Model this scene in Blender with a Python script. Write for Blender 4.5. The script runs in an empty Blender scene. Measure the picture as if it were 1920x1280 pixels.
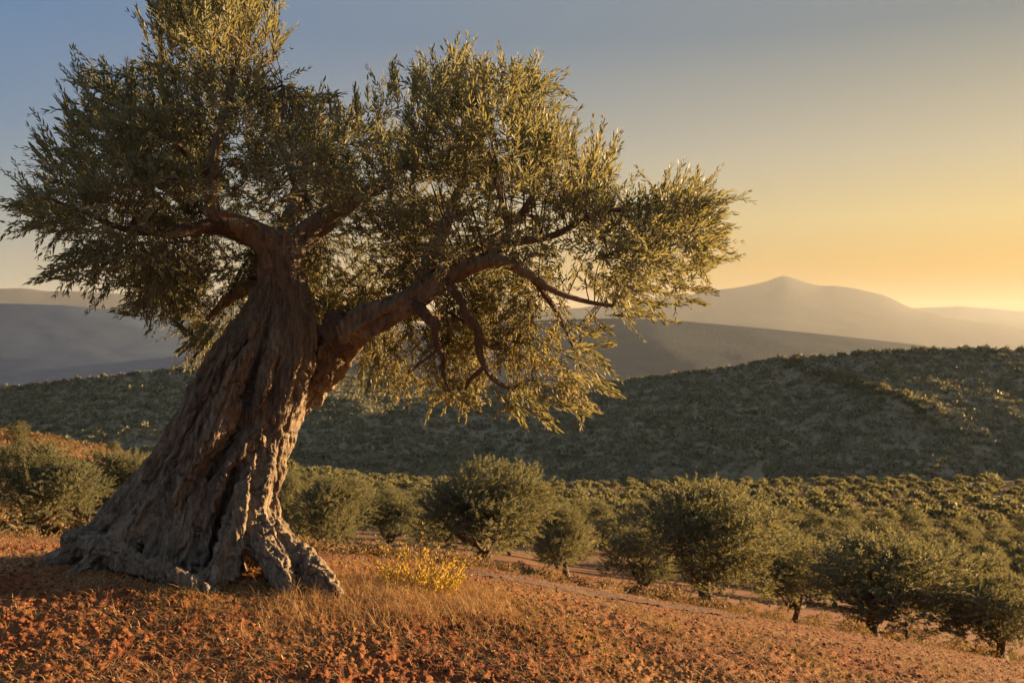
import bpy, math
import numpy as np
from math import radians as R

C = bpy.context.scene.collection
SC = bpy.context.scene
rng = np.random.default_rng(7)

# ------------------------------------------------------------------ camera, sky, sun, exposure
CAM_Z, F = 1.6, 1867.0
cam = bpy.data.cameras.new('camera'); cam_o = bpy.data.objects.new('camera', cam); C.objects.link(cam_o)
cam_o.location = (0, 0, CAM_Z); cam_o.rotation_euler = (R(90), 0, 0)
cam.sensor_width = 36; cam.lens = 35.0; cam.clip_end = 60000; cam.clip_start = 0.05
cam.dof.use_dof = True; cam.dof.focus_distance = 7.0; cam.dof.aperture_fstop = 4.0
SC.camera = cam_o

SUN_AZ, SUN_EL = 66.0, 6.0           # degrees right of the view direction, degrees above the horizon
w = bpy.data.worlds.new('World'); SC.world = w; w.use_nodes = True
nt = w.node_tree; nt.nodes.clear()
sky = nt.nodes.new('ShaderNodeTexSky'); sky.sky_type = 'NISHITA'; sky.sun_disc = False
sky.sun_elevation = R(SUN_EL); sky.sun_rotation = R(SUN_AZ)
sky.altitude = 0; sky.air_density = 1.0; sky.dust_density = 1.5; sky.ozone_density = 2.0
L = nt.links.new
def mth(op, a, b=None, c=None):
    m = nt.nodes.new('ShaderNodeMath'); m.operation = op
    for k, v in enumerate((a, b, c)):
        if v is None: continue
        if isinstance(v, (int, float)): m.inputs[k].default_value = v
        else: L(v, m.inputs[k])
    return m.outputs[0]
def sky_ramp(src, stops):
    r = nt.nodes.new('ShaderNodeValToRGB'); e = r.color_ramp.elements
    while len(e) < len(stops): e.new(0.5)
    for k, (p, c) in enumerate(stops): e[k].position = p; e[k].color = (*c, 1)
    L(src, r.inputs[0]); return r.outputs[0]
tcw = nt.nodes.new('ShaderNodeTexCoord'); sx = nt.nodes.new('ShaderNodeSeparateXYZ'); L(tcw.outputs['Generated'], sx.inputs[0])
hl = mth('SQRT', mth('ADD', mth('MULTIPLY', sx.outputs[0], sx.outputs[0]), mth('ADD', mth('MULTIPLY', sx.outputs[1], sx.outputs[1]), 1e-6)))
ca = mth('DIVIDE', mth('ADD', mth('MULTIPLY', sx.outputs[0], math.sin(R(SUN_AZ))), mth('MULTIPLY', sx.outputs[1], math.cos(R(SUN_AZ)))), hl)   # cosine of the bearing from the sun
fz = nt.nodes.new('ShaderNodeMapRange'); fz.inputs[1].default_value = -0.05; fz.inputs[2].default_value = 0.78; L(ca, fz.inputs[0])
el = mth('MAXIMUM', sx.outputs[2], 0.0)
away = sky_ramp(el, [(0, (.34, .28, .18)), (.075, (.33, .32, .26)), (.13, (.22, .29, .32)), (.20, (.13, .225, .35)), (.29, (.09, .20, .37)), (.5, (.20, .29, .42)), (1, (.34, .42, .55))])
toward = sky_ramp(el, [(0, (.30, .10, .0)), (.07, (.53, .27, .01)), (.115, (.63, .46, .17)), (.175, (.50, .43, .28)), (.29, (.185, .225, .24)), (.5, (.24, .29, .36)), (1, (.34, .42, .55))])  # both ramps: overhead stops brightened, added as fill for the shadows
mxs = nt.nodes.new('ShaderNodeMix'); mxs.data_type = 'RGBA'; L(fz.outputs[0], mxs.inputs[0]); L(away, mxs.inputs[6]); L(toward, mxs.inputs[7])
scl = nt.nodes.new('ShaderNodeMix'); scl.data_type = 'RGBA'; scl.blend_type = 'MULTIPLY'; scl.inputs[0].default_value = 1; L(mxs.outputs[2], scl.inputs[6]); scl.inputs[7].default_value = (4.2, 4.2, 4.2, 1)
mx2 = nt.nodes.new('ShaderNodeMix'); mx2.data_type = 'RGBA'; mx2.inputs[0].default_value = 0.985; L(sky.outputs[0], mx2.inputs[6]); L(scl.outputs[2], mx2.inputs[7])
bg = nt.nodes.new('ShaderNodeBackground'); bg.inputs[1].default_value = 0.05
wo = nt.nodes.new('ShaderNodeOutputWorld')
L(mx2.outputs[2], bg.inputs[0]); L(bg.outputs[0], wo.inputs[0])

sl = bpy.data.lights.new('sun', 'SUN'); sl.energy = 5.0; sl.angle = R(0.5); sl.color = (1.0, 0.66, 0.33)
so = bpy.data.objects.new('sun', sl); C.objects.link(so)
so.rotation_euler = (R(90 - SUN_EL), 0, R(180 - SUN_AZ))
so.location = (40, 25, 30)

SC.view_settings.view_transform = 'Standard'; SC.view_settings.look = 'None'
SC.view_settings.exposure = 2.25; SC.view_settings.gamma = 1.0
SC.cycles.use_denoising = True
SC.cycles.max_bounces = 6; SC.cycles.volume_bounces = 1
SC.cycles.transparent_max_bounces = 8; SC.cycles.transmission_bounces = 4
SC.cycles.diffuse_bounces = 3; SC.cycles.glossy_bounces = 2
SC.cycles.sample_clamp_indirect = 6.0

# ------------------------------------------------------------------ helpers
def P(px, py, d):
    return np.array([(px - 960.0) / F * d, d, CAM_Z - (py - 640.0) / F * d])

_prm = np.random.default_rng(11).permutation(256)
_prm = np.concatenate([_prm, _prm, _prm])
_grd = np.random.default_rng(12).normal(size=(256, 3)); _grd /= np.linalg.norm(_grd, axis=1)[:, None]
def noise(p):
    p = np.asarray(p, dtype=np.float64)
    i = np.floor(p).astype(np.int64); f = p - i; i &= 255
    u = f * f * f * (f * (f * 6 - 15) + 10)
    out = np.zeros(len(p))
    for dx in (0, 1):
        wx = u[:, 0] if dx else 1 - u[:, 0]
        for dy in (0, 1):
            wy = u[:, 1] if dy else 1 - u[:, 1]
            for dz in (0, 1):
                wz = u[:, 2] if dz else 1 - u[:, 2]
                h = _prm[_prm[_prm[i[:, 0] + dx] + i[:, 1] + dy] + i[:, 2] + dz]
                g = _grd[h]
                out += wx * wy * wz * (g[:, 0] * (f[:, 0] - dx) + g[:, 1] * (f[:, 1] - dy) + g[:, 2] * (f[:, 2] - dz))
    return out * 1.5
def fbm(p, o=4, lac=2.03, gain=0.5):
    s = np.zeros(len(p)); a = 1.0; q = np.array(p, dtype=np.float64)
    for k in range(o):
        s += a * noise(q); a *= gain; q = q * lac + 17.3
    return s
def sstep(a, b, x):
    t = np.clip((x - a) / (b - a), 0, 1); return t * t * (3 - 2 * t)
def unit(v):
    return v / np.maximum(np.linalg.norm(v, axis=-1, keepdims=True), 1e-9)

def mesh(name, V, polys, mat, parent=None, smooth=False, attrs=None, midx=None):
    """polys: list of integer arrays (n,k); mat: material or list of materials; midx: material index per polys block"""
    V = np.asarray(V, dtype=np.float32)
    me = bpy.data.meshes.new(name)
    me.vertices.add(len(V)); me.vertices.foreach_set('co', V.ravel())
    idx = np.concatenate([p.ravel() for p in polys]).astype(np.int32)
    cnt = np.concatenate([np.full(len(p), p.shape[1], dtype=np.int32) for p in polys])
    st = np.zeros(len(cnt), dtype=np.int32); st[1:] = np.cumsum(cnt)[:-1]
    me.loops.add(len(idx)); me.loops.foreach_set('vertex_index', idx)
    me.polygons.add(len(cnt)); me.polygons.foreach_set('loop_start', st)
    if smooth:
        me.polygons.foreach_set('use_smooth', np.ones(len(cnt), dtype=bool))
    mats = mat if isinstance(mat, (list, tuple)) else [mat]
    for m in mats: me.materials.append(m)
    if midx is not None:
        mi = np.concatenate([np.full(len(p), k, dtype=np.int32) for p, k in zip(polys, midx)])
        me.polygons.foreach_set('material_index', mi)
    for k, v in (attrs or {}).items():
        a = me.attributes.new(k, 'FLOAT', 'POINT'); a.data.foreach_set('value', np.asarray(v, dtype=np.float32))
    me.update(calc_edges=True); me.validate()
    o = bpy.data.objects.new(name, me); C.objects.link(o)
    if parent: o.parent = parent
    return o
def empty(name, loc=(0, 0, 0), rz=0.0, s=1.0):
    o = bpy.data.objects.new(name, None); C.objects.link(o)
    o.location = tuple(float(c) for c in loc); o.rotation_euler = (0, 0, rz); o.scale = (s, s, s); o.empty_display_size = 0.3
    return o
def tag(o, label=None, cat=None, group=None, kind=None):
    if label: o['label'] = label
    if cat: o['category'] = cat
    if group: o['group'] = group
    if kind: o['kind'] = kind
    return o
def grid_faces(nr, nc, wrap=False):
    r = np.arange(nr - 1)[:, None]; c = np.arange(nc if wrap else nc - 1)[None, :]
    c2 = (c + 1) % nc
    return np.stack([r * nc + c, r * nc + c2, (r + 1) * nc + c2, (r + 1) * nc + c], -1).reshape(-1, 4)

# ------------------------------------------------------------------ materials
def mat(name):
    m = bpy.data.materials.new(name); m.use_nodes = True
    n = m.node_tree; n.nodes.clear()
    o = n.nodes.new('ShaderNodeOutputMaterial')
    return m, n, o
def N(n, t, **kw):
    x = n.nodes.new(t)
    for k, v in kw.items():
        if k.startswith('i_'):
            x.inputs[int(k[2:]) if k[2:].isdigit() else k[2:].replace('_', ' ')].default_value = v
        else: setattr(x, k, v)
    return x
def ramp(n, src, stops):
    r = n.nodes.new('ShaderNodeValToRGB'); e = r.color_ramp.elements
    while len(e) < len(stops): e.new(0.5)
    for k, (p, c) in enumerate(stops): e[k].position = p; e[k].color = (*c, 1)
    n.links.new(src, r.inputs[0]); return r.outputs[0]
def nz(n, vec, scale, detail=4, rough=0.55, dist=0.0):
    t = N(n, 'ShaderNodeTexNoise'); t.inputs['Scale'].default_value = scale; t.inputs['Detail'].default_value = detail
    t.inputs['Roughness'].default_value = rough; t.inputs['Distortion'].default_value = dist
    if vec is not None: n.links.new(vec, t.inputs['Vector'])
    return t.outputs['Fac']
def mixc(n, fac, a, b, mode='MIX'):
    m = N(n, 'ShaderNodeMix', data_type='RGBA', blend_type=mode)
    if isinstance(fac, (int, float)): m.inputs[0].default_value = fac
    else: n.links.new(fac, m.inputs[0])
    for k, v in ((6, a), (7, b)):
        if isinstance(v, tuple): m.inputs[k].default_value = (*v, 1)
        else: n.links.new(v, m.inputs[k])
    return m.outputs[2]

def leaf_mat(name, cols, under, trans, tf=0.4, rough=0.5, spec=0.4):
    m, n, o = mat(name)
    a = N(n, 'ShaderNodeAttribute', attribute_name='var')
    top = ramp(n, a.outputs['Fac'], cols)
    geo = N(n, 'ShaderNodeNewGeometry')
    col = mixc(n, geo.outputs['Backfacing'], top, under)
    p = N(n, 'ShaderNodeBsdfPrincipled'); n.links.new(col, p.inputs['Base Color'])
    p.inputs['Roughness'].default_value = rough; p.inputs['Specular IOR Level'].default_value = spec
    t = N(n, 'ShaderNodeBsdfTranslucent')
    tc = mixc(n, 0.45, trans, top, 'MIX'); n.links.new(tc, t.inputs[0])
    mx = N(n, 'ShaderNodeMixShader'); mx.inputs[0].default_value = tf
    n.links.new(p.outputs[0], mx.inputs[1]); n.links.new(t.outputs[0], mx.inputs[2]); n.links.new(mx.outputs[0], o.inputs[0])
    return m
M = {}
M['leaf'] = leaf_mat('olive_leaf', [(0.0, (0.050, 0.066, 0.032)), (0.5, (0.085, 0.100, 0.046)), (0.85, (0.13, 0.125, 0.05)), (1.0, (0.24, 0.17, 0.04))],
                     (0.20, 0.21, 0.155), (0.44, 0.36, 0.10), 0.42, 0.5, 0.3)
M['leaf_far'] = leaf_mat('olive_leaf_distant', [(0.0, (0.046, 0.058, 0.028)), (0.6, (0.095, 0.104, 0.046)), (1.0, (0.17, 0.145, 0.06))],
                     (0.15, 0.16, 0.11), (0.34, 0.28, 0.09), 0.37, 0.6, 0.12)
M['leaf_hill'] = leaf_mat('hill_bush_leaf', [(0.0, (0.085, 0.095, 0.062)), (0.6, (0.225, 0.23, 0.145)), (1.0, (0.42, 0.35, 0.19))],
                     (0.25, 0.23, 0.14), (0.16, 0.14, 0.04), 0.25, 0.6, 0.2)
M['gold_leaf'] = leaf_mat('golden_shrub_leaf', [(0.0, (0.14, 0.09, 0.02)), (0.5, (0.30, 0.19, 0.03)), (1.0, (0.44, 0.28, 0.05))],
                     (0.38, 0.28, 0.06), (0.72, 0.46, 0.04), 0.5, 0.6, 0.2)
M['straw'] = leaf_mat('dry_straw', [(0.0, (0.22, 0.070, 0.024)), (0.45, (0.40, 0.165, 0.052)), (0.8, (0.56, 0.31, 0.10)), (1.0, (0.66, 0.46, 0.19))],
                     (0.42, 0.27, 0.12), (0.5, 0.30, 0.08), 0.22, 0.65, 0.25)
M['weed'] = leaf_mat('weed_blade', [(0.0, (0.10, 0.10, 0.02)), (0.5, (0.26, 0.21, 0.035)), (1.0, (0.42, 0.30, 0.06))],
                     (0.26, 0.21, 0.05), (0.50, 0.38, 0.04), 0.4, 0.6, 0.2)
M['brush'] = leaf_mat('dry_brush', [(0.0, (0.09, 0.05, 0.025)), (0.5, (0.19, 0.12, 0.05)), (1.0, (0.30, 0.20, 0.08))],
                     (0.2, 0.13, 0.06), (0.32, 0.20, 0.06), 0.3, 0.65, 0.2)

def bark_mat(name, dark, mid, light, sc=1.0, str_=0.9, dist=0.02):
    m, n, o = mat(name)
    tc = N(n, 'ShaderNodeTexCoord')
    mp = N(n, 'ShaderNodeMapping'); mp.inputs['Scale'].default_value = (1, 1, 0.28); mp.inputs['Rotation'].default_value = (0, R(-18), 0)
    n.links.new(tc.outputs['Object'], mp.inputs[0])
    a = nz(n, mp.outputs[0], 9 * sc, 8, 0.62, 0.4)
    b = nz(n, mp.outputs[0], 34 * sc, 6, 0.65, 0.2)
    c = nz(n, tc.outputs['Object'], 2.3 * sc, 3)
    col = ramp(n, a, [(0.25, dark), (0.5, mid), (0.75, light)])
    col = mixc(n, 0.35, col, ramp(n, c, [(0.3, tuple(x * 0.7 for x in mid)), (0.7, light)]))
    col = mixc(n, 0.65, col, ramp(n, b, [(0.34, (0.35, 0.33, 0.32)), (0.58, (1, 1, 1))]), 'MULTIPLY')
    lc = nz(n, tc.outputs['Object'], 6.5 * sc, 7, 0.7)
    col = mixc(n, ramp(n, lc, [(0.56, (0, 0, 0)), (0.66, (0.55, 0.55, 0.55))]), col, tuple(0.55 * x + 0.16 for x in light))
    p = N(n, 'ShaderNodeBsdfPrincipled'); n.links.new(col, p.inputs['Base Color']); p.inputs['Roughness'].default_value = 0.85
    p.inputs['Specular IOR Level'].default_value = 0.25
    mf = N(n, 'ShaderNodeMapping'); mf.inputs['Scale'].default_value = (1, 1, 0.07); mf.inputs['Rotation'].default_value = (0, R(-16), 0); n.links.new(tc.outputs['Object'], mf.inputs[0])
    fb = nz(n, mf.outputs[0], 26 * sc, 9, 0.7, 0.15)
    col = mixc(n, 0.7, col, ramp(n, fb, [(0.36, (0.42, 0.39, 0.37)), (0.5, (0.9, 0.9, 0.9)), (0.68, (1.25, 1.22, 1.18))]), 'MULTIPLY'); n.links.new(col, p.inputs['Base Color'])
    ad0 = N(n, 'ShaderNodeMath', operation='ADD'); n.links.new(a, ad0.inputs[0]); n.links.new(fb, ad0.inputs[1])
    ad = N(n, 'ShaderNodeMath', operation='ADD'); n.links.new(ad0.outputs[0], ad.inputs[0]); n.links.new(b, ad.inputs[1])
    bp = N(n, 'ShaderNodeBump'); bp.inputs['Strength'].default_value = str_; bp.inputs['Distance'].default_value = dist
    n.links.new(ad.outputs[0], bp.inputs['Height']); n.links.new(bp.outputs[0], p.inputs['Normal'])
    n.links.new(p.outputs[0], o.inputs[0]); return m
M['bark'] = bark_mat('olive_bark', (0.115, 0.084, 0.057), (0.28, 0.212, 0.146), (0.44, 0.34, 0.235), 1.0, 1.0, 0.03)
M['limb_bark'] = bark_mat('olive_limb_bark', (0.055, 0.036, 0.024), (0.13, 0.085, 0.055), (0.22, 0.15, 0.095), 1.6, 0.8, 0.012)
M['twig'] = bark_mat('olive_twig', (0.07, 0.045, 0.03), (0.14, 0.09, 0.055), (0.22, 0.15, 0.09), 3, 0.2, 0.003)
M['far_bark'] = bark_mat('grove_bark', (0.05, 0.035, 0.025), (0.11, 0.075, 0.05), (0.18, 0.125, 0.085), 1.2, 0.7, 0.03)

def soil_mat(name):
    m, n, o = mat(name)
    g = N(n, 'ShaderNodeNewGeometry'); v = g.outputs['Position']
    a = nz(n, v, 0.9, 5); b = nz(n, v, 7, 6, 0.65); c = nz(n, v, 45, 5, 0.7); e = nz(n, v, 0.035, 5, 0.6)
    red = ramp(n, b, [(0.28, (0.080, 0.022, 0.009)), (0.5, (0.165, 0.046, 0.018)), (0.75, (0.25, 0.085, 0.034))])
    dry = ramp(n, c, [(0.3, (0.14, 0.062, 0.022)), (0.55, (0.27, 0.14, 0.05)), (0.8, (0.38, 0.24, 0.095))])
    f1 = ramp(n, a, [(0.42, (0.10, 0.10, 0.10)), (0.66, (0.75, 0.75, 0.75))])
    col = mixc(n, f1, red, dry)
    gr = ramp(n, e, [(0.45, (0, 0, 0)), (0.68, (0.7, 0.7, 0.7))])
    far = N(n, 'ShaderNodeAttribute', attribute_name='far')
    col = mixc(n, far.outputs['Fac'], col, mixc(n, gr, (0.19, 0.085, 0.040), (0.11, 0.085, 0.038)))
    p = N(n, 'ShaderNodeBsdfPrincipled'); n.links.new(col, p.inputs['Base Color']); p.inputs['Roughness'].default_value = 0.95
    p.inputs['Specular IOR Level'].default_value = 0.15
    ad = N(n, 'ShaderNodeMath', operation='MULTIPLY_ADD'); n.links.new(c, ad.inputs[0]); ad.inputs[1].default_value = 0.35; n.links.new(b, ad.inputs[2])
    bp = N(n, 'ShaderNodeBump'); bp.inputs['Strength'].default_value = 0.8; bp.inputs['Distance'].default_value = 0.03
    n.links.new(ad.outputs[0], bp.inputs['Height']); n.links.new(bp.outputs[0], p.inputs['Normal'])
    n.links.new(p.outputs[0], o.inputs[0]); return m
M['soil'] = soil_mat('red_soil')
def flat_mat(name, stops, scales, bump=0.0, dist=0.1, stretch=(1, 1, 1)):
    m, n, o = mat(name)
    g = N(n, 'ShaderNodeNewGeometry')
    mp = N(n, 'ShaderNodeMapping'); mp.inputs['Scale'].default_value = stretch; n.links.new(g.outputs['Position'], mp.inputs[0])
    a = nz(n, mp.outputs[0], scales[0], 6, 0.6); b = nz(n, mp.outputs[0], scales[1], 5, 0.65)
    col = ramp(n, a, stops); col = mixc(n, 0.55, col, ramp(n, b, stops))
    p = N(n, 'ShaderNodeBsdfPrincipled'); n.links.new(col, p.inputs['Base Color']); p.inputs['Roughness'].default_value = 0.95
    p.inputs['Specular IOR Level'].default_value = 0.1
    if bump:
        bp = N(n, 'ShaderNodeBump'); bp.inputs['Strength'].default_value = bump; bp.inputs['Distance'].default_value = dist
        n.links.new(b, bp.inputs['Height']); n.links.new(bp.outputs[0], p.inputs['Normal'])
    n.links.new(p.outputs[0], o.inputs[0]); return m
M['path'] = flat_mat('trodden_earth', [(0.3, (0.09, 0.05, 0.035)), (0.7, (0.17, 0.105, 0.07))], (1.2, 14), 0.5, 0.02)
M['hill'] = flat_mat('scrub_hill', [(0.3, (0.13, 0.122, 0.08)), (0.5, (0.19, 0.165, 0.105)), (0.72, (0.30, 0.225, 0.135))], (0.03, 0.25), 0.8, 1.5)
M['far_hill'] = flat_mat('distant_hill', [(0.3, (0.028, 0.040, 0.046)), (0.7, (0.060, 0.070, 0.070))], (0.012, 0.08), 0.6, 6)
M['left_hill'] = flat_mat('haze_tinted_hill', [(0.3, (0.050, 0.085, 0.130)), (0.7, (0.080, 0.115, 0.160))], (0.004, 0.02))  # blue of distant haze put into the base colour
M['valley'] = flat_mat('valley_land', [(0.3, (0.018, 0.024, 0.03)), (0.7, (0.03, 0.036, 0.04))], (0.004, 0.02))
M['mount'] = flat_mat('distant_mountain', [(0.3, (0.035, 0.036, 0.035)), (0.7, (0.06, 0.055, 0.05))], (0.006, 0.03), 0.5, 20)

# ------------------------------------------------------------------ terrain
def interp(x, pts):
    p = np.array(pts, dtype=float); return np.interp(x, p[:, 0], p[:, 1])
def sinterp(x, pts):        # smoothed interpolation
    return (interp(x - 25, pts) + 2 * interp(x, pts) + interp(x + 25, pts)) / 4
ROLL = [(-60, -1.2), (0, 0.0), (4, 0.02), (6, 0.0), (7, -0.05), (8, -0.17), (9, -0.37), (10, -0.60), (10.6, -0.74), (13.4, -1.28), (14.2, -1.47), (17, -2.18),
        (22, -3.36), (26, -4.30), (30, -5.2), (40, -7.5)]
CREST_Y = [(-900, 790), (-300, 792), (0, 808), (130, 824), (270, 856), (400, 874), (550, 888), (700, 904), (1000, 915), (1400, 910), (1920, 902), (2600, 900)]
CREST_D = [(-900, 85), (0, 90), (300, 125), (700, 210), (1000, 255), (1920, 260), (2600, 260)]
def near_h(x, d):
    lat = np.where(x > -2.1, -0.11 * (x + 2.1), -0.05 * (x + 2.1))
    lat = lat - 0.062 * np.where(x > -0.6, (x + 0.6) * sstep(-0.6, 1.0, x), 0)
    r = (interp(d - 0.35, ROLL) + interp(d, ROLL) + interp(d + 0.35, ROLL)) / 3
    return lat + r
def ground_h(x, y):
    x = np.asarray(x, float); y = np.asarray(y, float)
    z = near_h(x, y)
    d = np.maximum(y, 30.0); u = x / d; px = np.clip(960 + F * u, -1500, 3500)
    z30 = near_h(u * 30.0, np.full_like(d, 30.0))
    y30 = 640 + (CAM_Z - z30) / 30.0 * F
    dc = sinterp(px, CREST_D); yc = sinterp(px, CREST_Y)
    t = np.clip(np.log(d / 30.0) / np.log(dc / 30.0), 0, 1)
    yy = y30 + (yc - y30) * t ** 0.85
    zf = CAM_Z - (yy - 640) / F * np.minimum(d, dc)
    over = np.maximum(d - dc, 0)
    zf = zf - 0.16 * over - 0.0006 * over ** 2
    zf = np.maximum(zf, -75)
    z = z + 0.085 * np.exp(-((x + 2.15) / 1.15) ** 2 - ((y - 6.95) / 0.62) ** 2)
    return np.where(y > 30, zf, z)
def ground_detail(x, y):
    d = np.maximum(y, 1)
    p = np.stack([x, y, np.zeros_like(x)], 1)
    k = np.exp(-np.maximum(d - 5, 0) / 14)
    z = 0.030 * k * fbm(p * 1.6, 3)
    cl = np.abs(fbm(p * 8.5 + 3.1, 3)); z += 0.030 * k * (0.35 - cl) * sstep(-0.5, 0.3, noise(p * 0.7 + 9))
    z += 0.029 * k * fbm(p * 22 + 5.7, 3)
    z += sstep(25, 60, d) * 0.5 * fbm(p * 0.05, 3)
    return z
def gz(x, y):
    x = np.atleast_1d(np.asarray(x, float)); y = np.atleast_1d(np.asarray(y, float))
    return ground_h(x, y) + ground_detail(x, y)
def gp(px, d):
    x = (px - 960) / F * d; return np.array([x, d, gz(x, d)[0]])

# one ground sheet: fine near the camera, out into the valley
rows = np.concatenate([np.linspace(-60, 2.8, 24)[:-1], 1 / np.linspace(1 / 2.8, 1 / 10.0, 300)[:-1], np.geomspace(10.0, 420, 260)])
s = np.linspace(-1, 1, 900); s = np.sign(s) * (0.55 * np.abs(s) + 0.45 * np.abs(s) ** 3)
Y = np.repeat(rows, len(s)); W = 1.15 * np.maximum(Y, 3.2) + 40 * sstep(3, -10, Y)
X = np.tile(s, len(rows)) * W
Z = gz(X, Y)
ground = mesh('ground', np.stack([X, Y, Z], 1), [grid_faces(len(rows), len(s))], M['soil'], smooth=True, attrs={'far': sstep(14, 45, Y)})
tag(ground, kind='structure')
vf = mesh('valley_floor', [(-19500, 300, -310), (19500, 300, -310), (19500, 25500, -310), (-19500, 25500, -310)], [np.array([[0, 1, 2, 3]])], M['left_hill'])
tag(vf, kind='structure')

# path just over the crest
tt = np.linspace(0, 1, 90); ww = np.linspace(-1, 1, 14)
pcx = interp(tt, [(0, -0.9), (0.3, 0.1), (0.6, 1.2), (1, 2.9)]); pcd = interp(tt, [(0, 11.8), (0.3, 11.9), (0.6, 12.1), (1, 12.5)])
px_, pd_ = (pcx[:, None] + 0 * ww).ravel(), (pcd[:, None] + ww * (0.75 * np.sin(np.pi * np.clip(tt, 0.02, 0.98)) ** 0.4)[:, None] + 0.10 * np.sin(tt * 23)[:, None]).ravel()
path = mesh('path', np.stack([px_, pd_, gz(px_, pd_) + 0.012], 1), [grid_faces(len(tt), len(ww))], M['path'], smooth=True)
tag(path, kind='structure')

def crag(pts, step, amt):
    q = np.arange(pts[0][0], pts[-1][0], step); n_ = noise(np.stack([q / step * 0.63, np.full(len(q), 3.3), np.full(len(q), 1.7)], 1))
    return [(a, interp(np.array([a]), pts)[0] + amt * 3.2 * b) for a, b in zip(q, n_)]
def ridge(name, pts, dc, df, yf, db, material, nu=260, nd=70, amp=0.0, fr=0.01, urange=(-0.95, 0.95), rough=0.0, spur=None):
    u = np.linspace(urange[0], urange[1], nu); a = np.linspace(0, 1, nd)
    d = np.concatenate([df + (dc - df) * a, dc + (db - dc) * a[1:]])
    U, D = np.meshgrid(u, d); U = U.ravel(); D = D.ravel(); px = 960 + F * U
    p3 = np.stack([U * dc * fr, np.full_like(U, 1.0), np.zeros_like(U)], 1)
    yc = (interp(px - 12, pts) + 2 * interp(px, pts) + interp(px + 12, pts)) / 4
    zc = CAM_Z - (yc - 640) / F * dc + rough * fbm(p3 * 6 + 4, 4)
    pk = px[:, None] + np.linspace(-220, 220, 23)[None]; zs = CAM_Z - (interp(pk.ravel(), pts).reshape(pk.shape).mean(1) - 640) / F * dc
    zf = CAM_Z - (yf - 640) / F * df
    t = np.where(D < dc, (D - df) / (dc - df), 1 - (D - dc) / (db - dc))
    prof = np.where(D < dc, np.clip(t, 0, 1) ** 0.95, np.clip(t, 0, 1) ** 1.5)
    zc = zs + (zc - zs) * np.clip(t, 0, 1) ** 4
    z = zf + (zc - zf) * prof
    X_ = U * D; q = np.stack([X_ * fr, D * fr, np.full_like(X_, 3.7)], 1)
    z = z + amp * (fbm(q, 4) * 0.8 - np.abs(noise(q * 1.7 + 4)) * 0.9) * (np.clip(t, 0, 1) * (1 - np.clip(t, 0, 1)) * 4) ** 0.7
    if spur:
        (u1, d1), (u2, d2), hh, sw = spur
        ax_, ay_, bx_, by_ = u1 * d1, d1, u2 * d2, d2; l2 = (bx_ - ax_) ** 2 + (by_ - ay_) ** 2
        tq = np.clip(((X_ - ax_) * (bx_ - ax_) + (D - ay_) * (by_ - ay_)) / l2, 0, 1)
        z = z + hh * np.exp(-(np.hypot(X_ - ax_ - tq * (bx_ - ax_), D - ay_ - tq * (by_ - ay_)) / sw) ** 2)
    z = np.maximum(z, -309.0)
    o = mesh(name, np.stack([X_, D, z], 1), [grid_faces(len(d), nu)], material, smooth=True)
    tag(o, kind='structure'); return o, (u, d, z.reshape(len(d), nu))

HILL = [(-900, 700), (-300, 735), (0, 729), (180, 708), (350, 688), (500, 690), (700, 712), (900, 726), (1140, 718), (1300, 697), (1480, 677), (1650, 661), (1800, 653), (1920, 659), (2300, 690), (2900, 720)]
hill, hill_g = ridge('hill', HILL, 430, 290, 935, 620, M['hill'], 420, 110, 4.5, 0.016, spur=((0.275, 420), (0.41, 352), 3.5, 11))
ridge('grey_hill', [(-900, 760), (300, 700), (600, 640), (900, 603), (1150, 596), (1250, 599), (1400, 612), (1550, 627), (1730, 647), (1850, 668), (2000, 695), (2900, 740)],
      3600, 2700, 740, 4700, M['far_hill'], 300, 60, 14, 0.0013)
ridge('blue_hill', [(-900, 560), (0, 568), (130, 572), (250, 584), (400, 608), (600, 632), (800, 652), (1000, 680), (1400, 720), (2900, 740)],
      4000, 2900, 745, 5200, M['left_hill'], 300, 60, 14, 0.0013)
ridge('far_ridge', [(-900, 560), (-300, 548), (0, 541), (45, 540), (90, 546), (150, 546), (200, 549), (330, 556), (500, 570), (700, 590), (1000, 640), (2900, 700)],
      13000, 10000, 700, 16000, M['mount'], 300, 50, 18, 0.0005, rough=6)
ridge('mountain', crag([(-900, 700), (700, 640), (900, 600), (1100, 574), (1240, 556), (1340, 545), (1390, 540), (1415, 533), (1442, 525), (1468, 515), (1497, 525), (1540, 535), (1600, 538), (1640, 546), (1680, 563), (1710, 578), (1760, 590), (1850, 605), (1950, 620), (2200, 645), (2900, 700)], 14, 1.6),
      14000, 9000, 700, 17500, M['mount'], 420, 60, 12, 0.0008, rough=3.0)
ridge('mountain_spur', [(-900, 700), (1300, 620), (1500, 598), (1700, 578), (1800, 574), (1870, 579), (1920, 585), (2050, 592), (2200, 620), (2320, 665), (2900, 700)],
      20000, 16000, 660, 25000, M['mount'], 300, 50, 50, 0.00035, (-0.2, 0.75), 3)

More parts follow.
